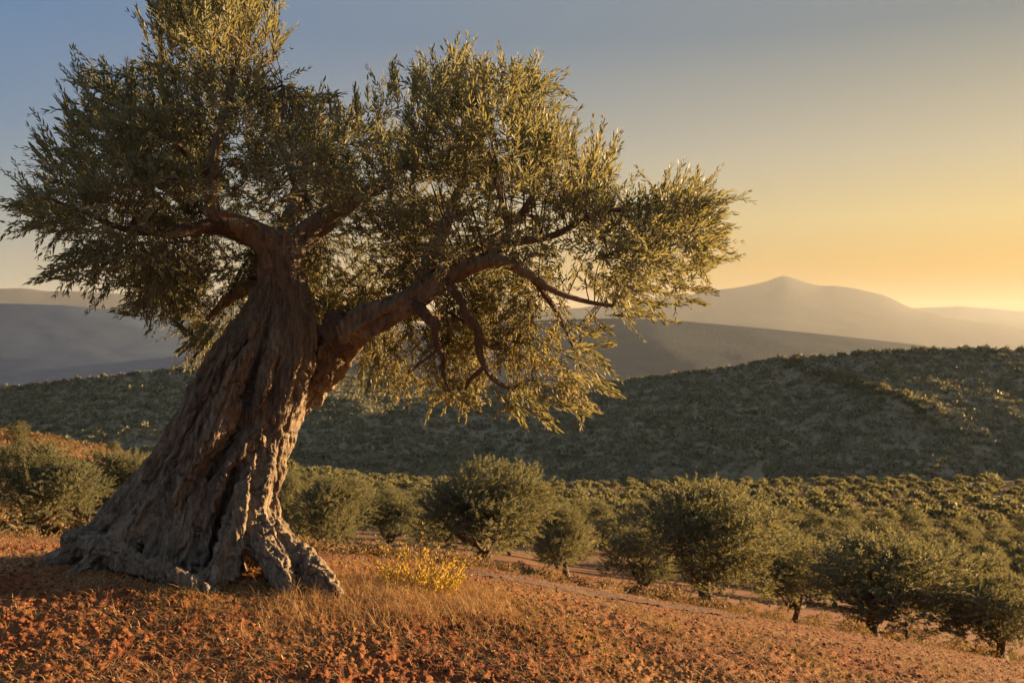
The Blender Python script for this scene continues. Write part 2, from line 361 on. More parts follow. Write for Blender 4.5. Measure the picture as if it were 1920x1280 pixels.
# ------------------------------------------------------------------ foliage builders
def leaves(bases, axes, radial, L, Wd, var, fold=0.25, droop=0.12):
    """lens-shaped leaves folded along the midrib: six vertices, two quads each"""
    n = len(bases); a = unit(axes); wv = unit(np.cross(a, radial)); nn = np.cross(wv, a)
    L = L[:, None]; Wd = Wd[:, None]
    V = np.empty((n, 6, 3))
    V[:, 0] = bases
    V[:, 1] = bases + a * L * 0.32 + wv * Wd * 0.5 + nn * Wd * fold
    V[:, 2] = bases + a * L * 0.68 + wv * Wd * 0.42 + nn * (Wd * fold - L * droop * 0.4)
    V[:, 3] = bases + a * L - nn * L * droop
    V[:, 4] = bases + a * L * 0.68 - wv * Wd * 0.42 + nn * (Wd * fold - L * droop * 0.4)
    V[:, 5] = bases + a * L * 0.32 - wv * Wd * 0.5 + nn * Wd * fold
    k = np.arange(n)[:, None] * 6
    Q = np.concatenate([k + np.array([[0, 1, 2, 3]]), k + np.array([[0, 3, 4, 5]])])
    return V.reshape(-1, 3), Q, np.repeat(var, 6)

def tubes3(paths, radii):
    """thin three-sided tubes; paths (n,k,3), radii (n,k)"""
    n, k, _ = paths.shape
    t = unit(np.gradient(paths, axis=1)); up = np.where(np.abs(t[..., 2:3]) > 0.9, np.array([1.0, 0, 0]), np.array([0, 0, 1.0]))
    a = unit(np.cross(t, up)); b = np.cross(t, a)
    V = np.stack([paths + radii[..., None] * (math.cos(f) * a + math.sin(f) * b) for f in (0, 2.094, 4.189)], 2)
    base = (np.arange(n) * k * 3)[:, None, None]; i = np.arange(k - 1)[None, :, None] * 3; j = np.arange(3)[None, None, :]; j2 = (j + 1) % 3
    Q = np.stack([base + i + j, base + i + j2, base + i + 3 + j2, base + i + 3 + j], -1).reshape(-1, 4)
    return V.reshape(-1, 3), Q

def shoots(b, dr, ln, npair, leafL, leafW, rg, bend=0.25, grav=0.10, spread=(0.55, 1.05), var0=None, jl=0.25):
    """shoots with paired leaves; returns leaf mesh arrays and stem paths"""
    n = len(b); dr = unit(dr)
    side = unit(np.cross(dr, rg.normal(size=(n, 3))))
    bv = side * (rg.normal(size=(n, 1)) * bend) - np.array([0, 0, 1.0]) * grav
    def pt(t): return b[:, None] + dr[:, None] * (ln[:, None] * t)[..., None] + bv[:, None] * (ln[:, None] * t ** 2)[..., None]
    T = np.linspace(0.12, 1.0, npair)[None, :] + rg.normal(size=(n, npair)) * 0.02
    pos = pt(T); tan = unit(dr[:, None] + bv[:, None] * 2 * T[..., None])
    s1 = unit(np.cross(tan, side[:, None] + 1e-3)); s2 = np.cross(tan, s1)
    phi = (np.arange(npair)[None, :] % 2) * (math.pi / 2) + rg.uniform(0, 6.28, (n, 1)) + rg.normal(size=(n, npair)) * 0.35
    pb, pa, prr, L, Wd, vr = [], [], [], [], [], []
    v0 = rg.uniform(0.1, 0.75, n) if var0 is None else var0
    for sgn in (0, math.pi):
        f = (phi + sgn)[..., None]; rad = np.cos(f) * s1 + np.sin(f) * s2
        al = rg.uniform(spread[0], spread[1], (n, npair))[..., None] * (1.0 - 0.45 * T[..., None])
        ax = tan * np.cos(al) + rad * np.sin(al)
        rr = -tan * np.sin(al) + rad * np.cos(al) + rg.normal(size=ax.shape) * 0.45
        pb.append(pos.reshape(-1, 3)); pa.append(ax.reshape(-1, 3)); prr.append(rr.reshape(-1, 3))
        sz = (1 - 0.45 * np.abs(T - 0.5) * 1.3) * rg.uniform(1 - jl, 1 + jl, (n, npair))
        L.append((leafL * sz).ravel()); Wd.append((leafW * sz * rg.uniform(0.8, 1.2, (n, npair))).ravel())
        vr.append(np.clip(v0[:, None] + rg.normal(size=(n, npair)) * 0.13, 0, 1).ravel())
    V, Q, va = leaves(np.concatenate(pb), np.concatenate(pa), np.concatenate(prr), np.concatenate(L), np.concatenate(Wd), np.concatenate(vr))
    stem = pt(np.linspace(0, 1, 4)[None, :].repeat(n, 0))
    return V, Q, va, stem

def sweep(ctrl, seg=40, step=0.02, ridge_amp=0.06, nridge=5, bumpy=0.05, fr=9.0, twist=0.6, sub=None, cap=True, seed=0.0):
    """a gnarled tapering limb along control rows (x, y, z, radius)"""
    c = np.array(ctrl, float)
    # Catmull-Rom
    Pn = np.vstack([2 * c[0] - c[1], c, 2 * c[-1] - c[-2]]); out = []
    for i in range(1, len(Pn) - 2):
        ln = np.linalg.norm(Pn[i + 1, :3] - Pn[i, :3]); m = max(3, int(ln / step))
        t = np.linspace(0, 1, m, endpoint=False)[:, None]
        p0, p1, p2, p3 = Pn[i - 1], Pn[i], Pn[i + 1], Pn[i + 2]
        out.append(0.5 * ((2 * p1) + (p2 - p0) * t + (2 * p0 - 5 * p1 + 4 * p2 - p3) * t ** 2 + (3 * p1 - p0 - 3 * p2 + p3) * t ** 3))
    out.append(c[-1:]); Q = np.vstack(out); p = Q[:, :3]; r = np.maximum(Q[:, 3], 0.002); n = len(p)
    t = unit(np.gradient(p, axis=0)); a = np.zeros_like(p)
    v = np.cross(t[0], [0.3, 0.9, 0.2]); a[0] = v / np.linalg.norm(v)
    for i in range(1, n):
        v = a[i - 1] - t[i] * np.dot(a[i - 1], t[i]); a[i] = v / np.linalg.norm(v)
    b = np.cross(t, a); th = np.linspace(0, 2 * math.pi, seg, endpoint=False)
    arc = np.concatenate([[0], np.cumsum(np.linalg.norm(np.diff(p, axis=0), axis=1))])
    TH = th[None, :] + (arc * twist)[:, None]
    rr = r[:, None] * (1 + ridge_amp * (np.sin(nridge * TH + seed) * 0.6 + np.sin((nridge + 3) * TH + 1.3 + seed + arc[:, None] * 2) * 0.4))
    V = p[:, None] + rr[..., None] * (np.cos(th)[None, :, None] * a[:, None] + np.sin(th)[None, :, None] * b[:, None])
    nv = (V - p[:, None]).reshape(-1, 3); nd = unit(nv)
    co = np.stack([np.cos(TH) * r[:, None] * fr, np.sin(TH) * r[:, None] * fr, np.repeat(arc[:, None] * fr * 0.28, seg, 1)], -1).reshape(-1, 3) + seed * 3
    dn = fbm(co, 4, 2.1, 0.55); lump = fbm(co * 0.35 + 5, 2)
    V = V.reshape(-1, 3) + nd * ((dn * bumpy + lump * bumpy * 1.3) * np.repeat(r, seg))[:, None]
    F4 = grid_faces(n, seg, True)
    if cap:
        V = np.vstack([V, p[:1], p[-1:] + t[-1:] * r[-1] * 0.5]); k = len(V); j = np.arange(seg); j2 = (j + 1) % seg
        T3 = np.concatenate([np.stack([np.full(seg, k - 2), j2, j], 1), np.stack([np.full(seg, k - 1), (n - 1) * seg + j, (n - 1) * seg + j2], 1)])
        return V, [F4, T3]
    return V, [F4]
def pxctrl(rows):    # rows (px, py, depth, radius in px) -> world rows
    return [(*P(a, b, d), r / F * d) for a, b, d, r in rows]

# ------------------------------------------------------------------ the old olive tree
HD = 7.3
hero = empty('olive_tree', gp(385, HD)); hb = np.array(hero.location)
tag(hero, 'huge old olive tree with a thick twisted leaning trunk on the red slope', 'tree')
EDGE = np.array([  # py, left px, right px
    (440, 500, 556), (470, 492, 558), (500, 492, 566), (530, 486, 576), (560, 472, 584), (600, 441, 592), (650, 406, 594), (700, 372, 588), (750, 343, 576),
    (800, 316, 560), (850, 291, 541), (900, 264, 522), (950, 236, 508), (985, 206, 506), (1010, 180, 506), (1040, 150, 512), (1070, 118, 520), (1110, 90, 526), (1170, 70, 530)], float)
nr, ns = 460, 620
py = np.linspace(1170, 440, nr); le = np.interp(py, EDGE[:, 0], EDGE[:, 1]); ri = np.interp(py, EDGE[:, 0], EDGE[:, 2])
ker = np.ones(21) / 21
le = np.convolve(np.pad(le, 10, 'edge'), ker, 'valid'); ri = np.convolve(np.pad(ri, 10, 'edge'), ker, 'valid')
cx, rx = (le + ri) / 2, (ri - le) / 2
th = np.linspace(-math.pi, math.pi, ns, endpoint=False)          # 0 faces the camera, + to the right
TH = np.repeat(th[None], nr, 0); PY = np.repeat(py[:, None], ns, 1)
GR = [  # furrows: (py, px) down the trunk, width px, depth
    ([(640, 470), (680, 440), (740, 402), (790, 372), (832, 353), (904, 329), (955, 312), (1020, 285), (1080, 250)], 15, 0.42),
    ([(560, 520), (640, 512), (700, 497), (760, 490), (795, 484), (853, 438), (897, 411), (959, 394), (1030, 374), (1100, 350)], 14, 0.52),
    ([(470, 527), (520, 534), (575, 540), (626, 546), (680, 545), (740, 535), (790, 520)], 9, 0.22),
    ([(880, 470), (933, 459), (975, 448), (1031, 446), (1068, 462), (1110, 470)], 10, 0.40),
    ([(860, 508), (920, 492), (973, 482), (1020, 496), (1090, 520)], 8, 0.30),
    ([(600, 455), (660, 420), (740, 368), (820, 328), (900, 292), (960, 262), (1020, 225), (1090, 190)], 10, 0.15),
    ([(700, 540), (760, 520), (820, 498), (870, 476), (920, 446), (980, 420), (1040, 408), (1100, 400)], 9, 0.16),
    ([(560, 500), (620, 478), (700, 440), (760, 420), (840, 392), (900, 365), (980, 350), (1060, 325)], 9, 0.14),
    ([(800, 345), (880, 305), (940, 280), (1000, 250), (1060, 215)], 9, 0.14),
]
fac = np.ones((nr, ns))
for pts, wd, dp in GR:
    pts = np.array(pts, float); gx = np.interp(py, pts[:, 0], pts[:, 1])
    gx = gx + 5 * noise(np.stack([py * 0.02, np.full(nr, wd * 3.1), np.full(nr, dp * 70)], 1))
    sn = np.clip((gx - cx) / rx, -0.97, 0.97); g = np.arcsin(sn); wa = wd / rx / np.maximum(np.cos(g), 0.35)
    fade = sstep(pts[0, 0] - 60, pts[0, 0] + 30, py) * (1 if pts[-1, 0] > 1030 else sstep(pts[-1, 0] + 60, pts[-1, 0] - 10, py))
    q = (TH - g[:, None]) / wa[:, None]
    fac -= dp * fade[:, None] * np.exp(-np.abs(q) ** 1.6)
    fac += 0.22 * dp * fade[:, None] * (np.exp(-((q - 2.4) / 1.2) ** 2) + np.exp(-((q + 2.4) / 1.2) ** 2))
back = sstep(1.45, 1.9, np.abs(TH))
fac -= back * 0.14 * (0.5 + 0.5 * np.sin(TH * 7 + (PY - 440) * 0.008)) ** 2
Rx = rx / F * HD; Ry = np.minimum(Rx * 0.86, 0.62)
CX = (cx - 960) / F * HD; Zt = CAM_Z - (py - 640) / F * HD
shear = (PY - 440) * 0.0022
nxp = np.sin(TH); nyp = -np.cos(TH)
lump = (0.045 * fbm(np.stack([np.sin(TH) * 2.2, np.cos(TH) * 2.2, np.repeat((Zt * 1.9)[:, None], ns, 1)], -1).reshape(-1, 3), 3)).reshape(nr, ns)
sc_ = np.clip(Rx / 0.45, 0.35, 1)[:, None]
Xt = CX[:, None] + (Rx[:, None] * fac + lump * sc_) * nxp
Yt = HD + (Ry[:, None] * fac + lump * sc_) * nyp
TV = np.stack([Xt, Yt, np.repeat(Zt[:, None], ns, 1)], -1).reshape(-1, 3)
TV = np.vstack([TV, [[CX[-1], HD, Zt[-1] + 0.03], [CX[0], HD, Zt[0]]]])
j = np.arange(ns)
capf = np.stack([(nr - 1) * ns + j, (nr - 1) * ns + (j + 1) % ns, np.full(ns, len(TV) - 2)], 1)
capb = np.stack([(j + 1) % ns, j, np.full(ns, len(TV) - 1)], 1)
pieces = [(TV, [grid_faces(nr, ns, True), capf, capb])]

ROOTS = [
    [(500, 800, 7.15, 16), (476, 870, 7.02, 22), (456, 930, 6.92, 26), (440, 985, 6.84, 28), (428, 1035, 6.74, 31), (408, 1075, 6.62, 30), (368, 1105, 6.48, 22), (325, 1130, 6.36, 10)],
    [(520, 800, 7.2, 14), (496, 890, 7.05, 22), (480, 960, 6.95, 26), (488, 1015, 6.85, 30), (514, 1062, 6.70, 30), (538, 1098, 6.55, 22), (552, 1126, 6.45, 10)],
    [(536, 800, 7.3, 14), (514, 890, 7.2, 22), (503, 955, 7.12, 25), (522, 1010, 7.0, 30), (566, 1056, 6.84, 32), (612, 1092, 6.68, 25), (655, 1124, 6.54, 10)],
    [(130, 1014, 7.05, 22), (180, 1026, 6.85, 26), (235, 1046, 6.68, 24), (300, 1072, 6.52, 22), (352, 1093, 6.42, 18), (400, 1114, 6.36, 12), (435, 1132, 6.3, 6)],
    [(290, 880, 7.35, 24), (232, 962, 7.2, 36), (176, 1014, 7.1, 34), (120, 1046, 7.0, 24), (65, 1074, 6.95, 12), (30, 1092, 6.9, 5)],
    [(330, 880, 7.1, 22), (282, 960, 6.95, 32), (240, 1008, 6.88, 34), (196, 1046, 6.80, 28), (140, 1080, 6.68, 18), (95, 1104, 6.6, 6)],
    [(380, 900, 7.0, 18), (350, 980, 6.86, 26), (330, 1030, 6.80, 28), (310, 1064, 6.72, 22), (300, 1084, 6.66, 12)],
]
for k, rt in enumerate(ROOTS):
    (xa, ya, da, ra), (xb, yb, db, rb) = rt[-2], rt[-1]; rt = rt[:-1] + [(xb, yb + 14, db + 0.02, max(rb, 9)), (2 * xb - xa, yb + 62, 2 * db - da + 0.05, 6)]
    pieces.append(sweep(pxctrl(rt), 64, 0.015, 0.08, 5, 0.16, 10.0, 1.4, seed=k * 1.7))
for rt in ([(520, 800, 7.66, 26), (552, 762, 7.74, 34), (594, 700, 7.66, 42), (636, 642, 7.46, 36), (680, 610, 7.26, 22)],
           [(526, 540, 7.3, 40), (522, 500, 7.3, 38), (508, 462, 7.28, 28), (480, 438, 7.21, 19)],
           [(528, 540, 7.3, 40), (534, 495, 7.3, 36), (556, 455, 7.35, 24), (585, 430, 7.42, 16)]):
    pieces.append(sweep(pxctrl(rt), 64, 0.015, 0.06, 5, 0.14, 10.0, 1.0, seed=len(pieces) * 1.3))
def merged(pieces, voxel, smooth_it):
    """fuse overlapping pieces into one continuous skin"""
    off, Vs, Fs = 0, [], []
    for V, fs in pieces:
        Vs.append(V); Fs += [f + off for f in fs]; off += len(V)
    o = mesh('fuse', np.vstack(Vs), Fs, M['bark'])
    md = o.modifiers.new('r', 'REMESH'); md.mode = 'VOXEL'; md.voxel_size = voxel
    ms = o.modifiers.new('s', 'SMOOTH'); ms.factor = 0.5; ms.iterations = smooth_it
    bpy.context.view_layer.update()
    e = o.evaluated_get(bpy.context.evaluated_depsgraph_get()); me = e.to_mesh()
    n = len(me.vertices); co = np.empty(n * 3, np.float32); me.vertices.foreach_get('co', co)
    nm = np.empty(n * 3, np.float32); me.vertex_normals.foreach_get('vector', nm)
    f = np.empty(len(me.loops), np.int32); me.loops.foreach_get('vertex_index', f)
    e.to_mesh_clear(); old = o.data; bpy.data.objects.remove(o); bpy.data.meshes.remove(old)
    return co.reshape(-1, 3).astype(float), nm.reshape(-1, 3).astype(float), f.reshape(-1, 4)
TVm, TNm, TFm = merged(pieces, 0.0085, 5)
cxz = np.interp(TVm[:, 2], Zt, CX); rxz = np.interp(TVm[:, 2], Zt, Rx)
qa = np.stack([(TVm[:, 0] - cxz) / np.maximum(rxz, 0.25), (TVm[:, 1] - HD) / np.maximum(rxz, 0.25), TVm[:, 2]], 1)
tw = TVm[:, 2] * 0.5; qx = qa[:, 0] * np.cos(tw) - qa[:, 1] * np.sin(tw); qy = qa[:, 0] * np.sin(tw) + qa[:, 1] * np.cos(tw)
g1 = np.stack([qx * 4.2, qy * 4.2, qa[:, 2] * 1.5], 1); wob = 0.35 * fbm(TVm * 5, 2)
rel = -0.034 * np.exp(-(np.abs(fbm(g1 + wob[:, None], 2)) / 0.10) ** 1.2)                       # long fissures
g2 = np.stack([qx * 10.5, qy * 10.5, qa[:, 2] * 3.6], 1)
rel += -0.016 * np.exp(-(np.abs(fbm(g2 + 2 * wob[:, None] + 7, 3)) / 0.12)) + 0.010 * fbm(g2 + 3, 2)
g3 = np.stack([qx * 28, qy * 28, qa[:, 2] * 6], 1)
rel += 0.008 * fbm(g3 + wob[:, None], 3) - 0.013 * np.exp(-(np.abs(fbm(g3 * np.array([0.62, 0.62, 0.8]) + 11 + wob[:, None], 2)) / 0.09)) + 0.020 * fbm(TVm * 5.5, 3)
tops = sstep(1.75, 1.4, TVm[:, 2]) * 0.5 + 0.5
trunk = mesh('trunk', TVm + TNm * (rel * tops)[:, None] - hb, [TFm], M['bark'], hero, smooth=True)

LIMBS = [
    # main fork to the left, then the leader that climbs
    [(524, 500, 7.3, 34), (508, 462, 7.28, 29), (470, 432, 7.2, 23), (428, 415, 7.1, 20), (402, 396, 7.0, 14), (398, 340, 6.95, 12), (408, 260, 6.95, 10), (430, 170, 7.0, 8), (447, 90, 7.05, 5), (462, 20, 7.1, 3)],
    [(440, 424, 7.15, 17), (390, 424, 7.0, 14), (320, 438, 6.8, 10), (240, 430, 6.6, 7), (160, 400, 6.5, 4), (90, 370, 6.45, 2)],
    [(532, 495, 7.3, 32), (556, 455, 7.35, 24), (602, 418, 7.45, 19), (660, 378, 7.55, 14), (730, 330, 7.65, 10), (790, 270, 7.7, 7), (830, 180, 7.75, 4)],
    # the great low limb to the right, leaving the trunk from behind
    [(552, 762, 7.74, 32), (594, 700, 7.66, 42), (636, 642, 7.46, 38), (690, 603, 7.16, 30), (752, 573, 7.0, 25), (800, 546, 6.92, 21), (850, 514, 6.88, 17), (910, 492, 6.86, 14), (966, 500, 6.85, 11), (1030, 540, 6.8, 8), (1085, 562, 6.8, 5.5), (1150, 574, 6.8, 2.5)],
    [(780, 560, 6.95, 18), (800, 505, 7.0, 15), (826, 440, 7.1, 12.5), (850, 385, 7.2, 10), (876, 300, 7.3, 7), (884, 200, 7.35, 4), (870, 120, 7.4, 2)],
    [(880, 500, 6.87, 11), (955, 458, 6.9, 8.5), (1040, 440, 6.95, 6.5), (1120, 400, 7.0, 5), (1200, 390, 7.0, 3), (1260, 370, 7.0, 1.5)],
    [(782, 568, 6.92, 12), (798, 592, 6.86, 9), (815, 615, 6.86, 8), (818, 645, 6.9, 7), (832, 672, 6.92, 5.5), (830, 700, 6.95, 4), (842, 730, 7.0, 2)],
    [(836, 528, 6.86, 13), (862, 560, 6.80, 9), (876, 592, 6.80, 8.5), (896, 618, 6.82, 7.5), (899, 655, 6.85, 7), (910, 690, 6.86, 5.5), (930, 714, 6.9, 4), (962, 730, 6.95, 2)],
    [(897, 630, 6.83, 5), (925, 652, 6.95, 3.5), (965, 660, 7.1, 2.5), (1010, 680, 7.2, 1.5)],
    [(820, 655, 6.9, 4), (790, 680, 7.0, 3), (765, 700, 7.15, 1.5)],
    [(905, 690, 6.86, 4), (880, 715, 7.0, 3), (868, 745, 7.1, 1.5)],
    [(1000, 520, 6.83, 6), (1040, 580, 7.0, 4), (1070, 640, 7.15, 2.5), (1090, 690, 7.25, 1.5)],
    # limbs that carry the crown behind
    [(530, 500, 7.45, 26), (540, 440, 7.8, 18), (560, 360, 8.2, 12), (590, 270, 8.5, 8), (600, 210, 8.6, 3)],
    [(520, 490, 7.45, 22), (470, 450, 7.9, 15), (400, 430, 8.3, 10), (300, 420, 8.6, 6), (220, 380, 8.7, 3)],
    [(830, 520, 7.0, 15), (900, 470, 7.5, 12), (980, 400, 8.0, 9), (1030, 300, 8.3, 5), (1010, 200, 8.4, 2.5)],
    [(700, 600, 7.2, 16), (760, 590, 7.6, 12), (840, 600, 8.0, 8), (930, 640, 8.2, 5), (1020, 690, 8.3, 2)],
    [(500, 560, 7.7, 20), (470, 540, 8.0, 14), (430, 560, 8.3, 9), (390, 600, 8.4, 5)],
    [(398, 330, 6.95, 8), (330, 270, 6.8, 6), (250, 215, 6.7, 4), (170, 180, 6.65, 2)],
    [(420, 215, 6.97, 7), (480, 180, 6.9, 4), (530, 160, 6.85, 2)],
    [(428, 178, 7.0, 6), (446, 120, 7.4, 4.5), (462, 70, 7.75, 3.5), (478, 0, 8.0, 2)],
    [(560, 360, 8.2, 7), (520, 260, 8.25, 5), (470, 180, 8.3, 3.5), (440, 90, 8.3, 2)],
]
limb_pts = []
for k, lb in enumerate(LIMBS):
    big = lb[0][3] > 17
    V, fs = sweep(pxctrl(lb), 56 if big else 28, 0.014 if big else 0.02, 0.09, 5, 0.24, 16.0, 1.0, seed=k * 2.3 + 1)
    mesh('limb', V - hb, fs, M['bark'] if big else M['limb_bark'], hero, smooth=True)
    c = np.array(pxctrl(lb))[:, :3]
    if lb[0][:2] == (552, 762): c = c[2:]
    limb_pts.append(np.concatenate([c[i] + (c[i + 1] - c[i]) * np.linspace(0, 1, 14)[:, None] for i in range(1 if not big else 2, len(c) - 1)]))
limb_pts = np.vstack(limb_pts)
# the blackened stump of a sawn limb above the fork
V, fs = sweep(pxctrl([(648, 648, 7.38, 28), (636, 620, 7.33, 30), (629, 602, 7.30, 28), (626, 591, 7.28, 18)]), 48, 0.01, 0.12, 4, 0.30, 20, 1, seed=9)
mesh('limb_stump', V - hb, fs, M['limb_bark'], hero, smooth=True)

def inpoly(x, y, poly):
    p = np.array(poly, float); q = np.roll(p, -1, 0); ins = np.zeros(len(x), bool); dist = np.full(len(x), 1e9)
    for (x1, y1), (x2, y2) in zip(p, q):
        c = ((y1 > y) != (y2 > y)) & (x < (x2 - x1) * (y - y1) / (y2 - y1 + 1e-9) + x1); ins ^= c
        t = np.clip(((x - x1) * (x2 - x1) + (y - y1) * (y2 - y1)) / ((x2 - x1) ** 2 + (y2 - y1) ** 2 + 1e-9), 0, 1)
        dist = np.minimum(dist, np.hypot(x - x1 - t * (x2 - x1), y - y1 - t * (y2 - y1)))
    return ins, dist
CROWN = [(40, 385), (85, 320), (140, 275), (125, 190), (200, 150), (285, 125), (295, 30), (330, -70), (430, -120), (520, -60), (530, 60), (500, 125), (545, 185), (600, 215),
         (660, 220), (705, 180), (780, 165), (855, 105), (930, 145), (1000, 145), (1050, 225), (1070, 280), (1140, 270), (1140, 350), (1200, 390), (1255, 350), (1320, 365), (1340, 430),
         (1315, 490), (1290, 545), (1200, 575), (1100, 585), (1000, 560), (880, 520), (760, 500), (660, 450), (600, 445), (520, 440), (430, 445), (330, 560), (240, 560), (170, 520), (120, 490), (70, 430)]
LOWER_L = [(230, 480), (520, 440), (640, 440), (620, 560), (560, 600), (480, 570), (400, 640), (372, 655), (350, 600), (260, 560)]
LOWER_R = [(590, 480), (760, 470), (900, 500), (1060, 560), (1180, 580), (1130, 620), (1115, 680), (1140, 735), (1040, 775), (950, 750), (850, 735), (740, 705), (660, 690), (640, 650), (610, 600)]
HUB = [P(410, 330, 7.0), P(560, 330, 7.8), P(850, 380, 7.3), P(1060, 470, 6.9)]
def sample(poly, n, d0, thick, rg, thin_px=130.0, inset=0.0):
    p = np.array(poly); lo, hi = p.min(0), p.max(0); out = []
    while sum(map(len, out)) < n:
        x = rg.uniform(lo[0], hi[0], 4000); y = rg.uniform(lo[1], hi[1], 4000)
        ins, ds = inpoly(x, y, poly); ins &= ds > inset; x, y, ds = x[ins], y[ins], ds[ins]
        k = np.sqrt(np.clip(ds / thin_px, 0.03, 1)); u = rg.uniform(-1, 1, len(x)); u = np.sign(u) * np.abs(u) ** 0.8
        d = d0(x, y) + u * thick * k
        q = np.stack([(x - 960) / F * d, d, CAM_Z - (y - 640) / F * d], 1)
        keep = fbm(q * 1.5 + 40, 2) > rg.uniform(-0.55, 0.15, len(x))
        # leave the boughs seen in the photograph clear in front
        for seg, cl in CLEAR:
            sp = np.array(seg, float)
            for a_, b_ in zip(sp[:-1], sp[1:]):
                t = np.clip(((x - a_[0]) * (b_[0] - a_[0]) + (y - a_[1]) * (b_[1] - a_[1])) / ((b_[0] - a_[0]) ** 2 + (b_[1] - a_[1]) ** 2), 0, 1)
                dd = np.hypot(x - a_[0] - t * (b_[0] - a_[0]), y - a_[1] - t * (b_[1] - a_[1]))
                keep &= ~((dd < cl) & (d < a_[2] + 0.10) & (rg.uniform(0, 1, len(x)) < 0.93))
        out.append(np.concatenate([q[keep], x[keep, None], y[keep, None], ds[keep, None]], 1))
    return np.vstack(out)[:n]
CLEAR = [([(400, 400, 7.0), (398, 330, 7), (412, 240, 7), (436, 150, 7)], 26), ([(520, 480, 7.3), (470, 432, 7.2), (405, 405, 7.0)], 46), ([(540, 470, 7.4), (600, 420, 7.45)], 36),
         ([(560, 720, 7.2), (592, 690, 7.2), (690, 604, 7.05), (790, 552, 6.9)], 84), ([(790, 552, 6.9), (910, 492, 6.85)], 36), ([(910, 492, 6.85), (1030, 540, 6.8), (1085, 562, 6.8)], 22), ([(790, 540, 7), (826, 440, 7.1), (860, 370, 7.2)], 24),
         ([(800, 590, 6.8), (834, 700, 6.8)], 40), ([(850, 530, 6.8), (890, 630, 6.7), (930, 716, 6.7)], 40), ([(525, 450, 7.4), (530, 560, 7.4), (500, 700, 7.4)], 110)]
def mid(x, y): return 7.25 + 0.0 * x
c1 = sample(CROWN, 700, mid, 1.45, rng, inset=26)
c2 = sample(LOWER_L, 135, lambda x, y: 8.55 - (x - 230) / 400 * 0.6, 0.36, rng, 60, inset=10)
c3 = sample([(a, min(b, 738)) for a, b in LOWER_R], 135, lambda x, y: 7.85 - (x - 600) / 570 * 1.15, 0.24, rng, 80, inset=14)
c4 = sample([(430, 370), (560, 340), (800, 380), (830, 520), (700, 580), (640, 600), (600, 560), (470, 530), (400, 470)], 85, lambda x, y: 8.3 + 0 * x, 0.38, rng, 60)
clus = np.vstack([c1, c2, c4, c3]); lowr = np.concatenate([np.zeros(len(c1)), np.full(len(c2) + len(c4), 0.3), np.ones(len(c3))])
cp = clus[:, :3]
# sub-branches from the limbs to every cluster
dist = ((cp[:, None] - limb_pts[None]) ** 2).sum(-1) ** 0.5
near = limb_pts[dist.argmin(1)]; dn = dist.min(1)
tb = np.linspace(0, 1, 7)[None, :, None]
midp = (near + cp) / 2 + np.stack([rng.normal(size=len(cp)) * 0.06, rng.normal(size=len(cp)) * 0.06, 0.18 * dn + 0.02], 1)
bp_ = (1 - tb) ** 2 * near[:, None] + 2 * tb * (1 - tb) * midp[:, None] + tb ** 2 * cp[:, None]
br_ = (0.0025 + 0.0045 * np.clip(dn, 0, 1))[:, None] * (1 - 0.72 * tb[..., 0])
Vb, Qb = tubes3(bp_, br_)
mesh('branches', Vb - hb, [Qb], M['twig'], hero, smooth=True)
# shoots from each cluster
per = 7
hub = np.array(HUB); hd_ = ((cp[:, None] - hub[None]) ** 2).sum(-1); hn = hub[hd_.argmin(1)]
outw = unit(cp - hn); tipdir = unit(cp - midp)
ci = np.repeat(np.arange(len(cp)), per); n = len(ci)
edge = np.clip(1 - clus[ci, 5] / 90, 0, 1)
upb = np.where(lowr[ci] > 0.5, 0.05, np.where(cp[ci, 2] > 2.3, 0.85, 0.15))
dr = 0.75 * outw[ci] + 0.55 * tipdir[ci] + rng.normal(size=(n, 3)) * 0.62
dr[:, 2] += upb; dr[lowr[ci] > 0.5, 0] += 0.35
ln = rng.uniform(0.16, 0.30, n) * (1 + 0.55 * edge * rng.uniform(0, 1, n))
bs = cp[ci] + rng.normal(size=(n, 3)) * 0.055
v0 = np.clip(rng.uniform(0.05, 0.6, n) + 0.75 * lowr[ci] + 0.2 * (fbm(bs * 1.3, 2)), 0, 1)  # lower and rear leaves yellowed: backlit gold glow put into leaf colour
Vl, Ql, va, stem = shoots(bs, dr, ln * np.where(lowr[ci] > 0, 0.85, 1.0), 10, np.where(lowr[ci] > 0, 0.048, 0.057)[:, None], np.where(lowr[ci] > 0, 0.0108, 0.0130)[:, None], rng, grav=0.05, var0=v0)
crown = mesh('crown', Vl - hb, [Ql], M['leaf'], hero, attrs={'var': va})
Vs, Qs = tubes3(stem, np.repeat(np.array([[0.0022, 0.0018, 0.0014, 0.0008]]), n, 0))
mesh('twigs', Vs - hb, [Qs], M['twig'], hero)
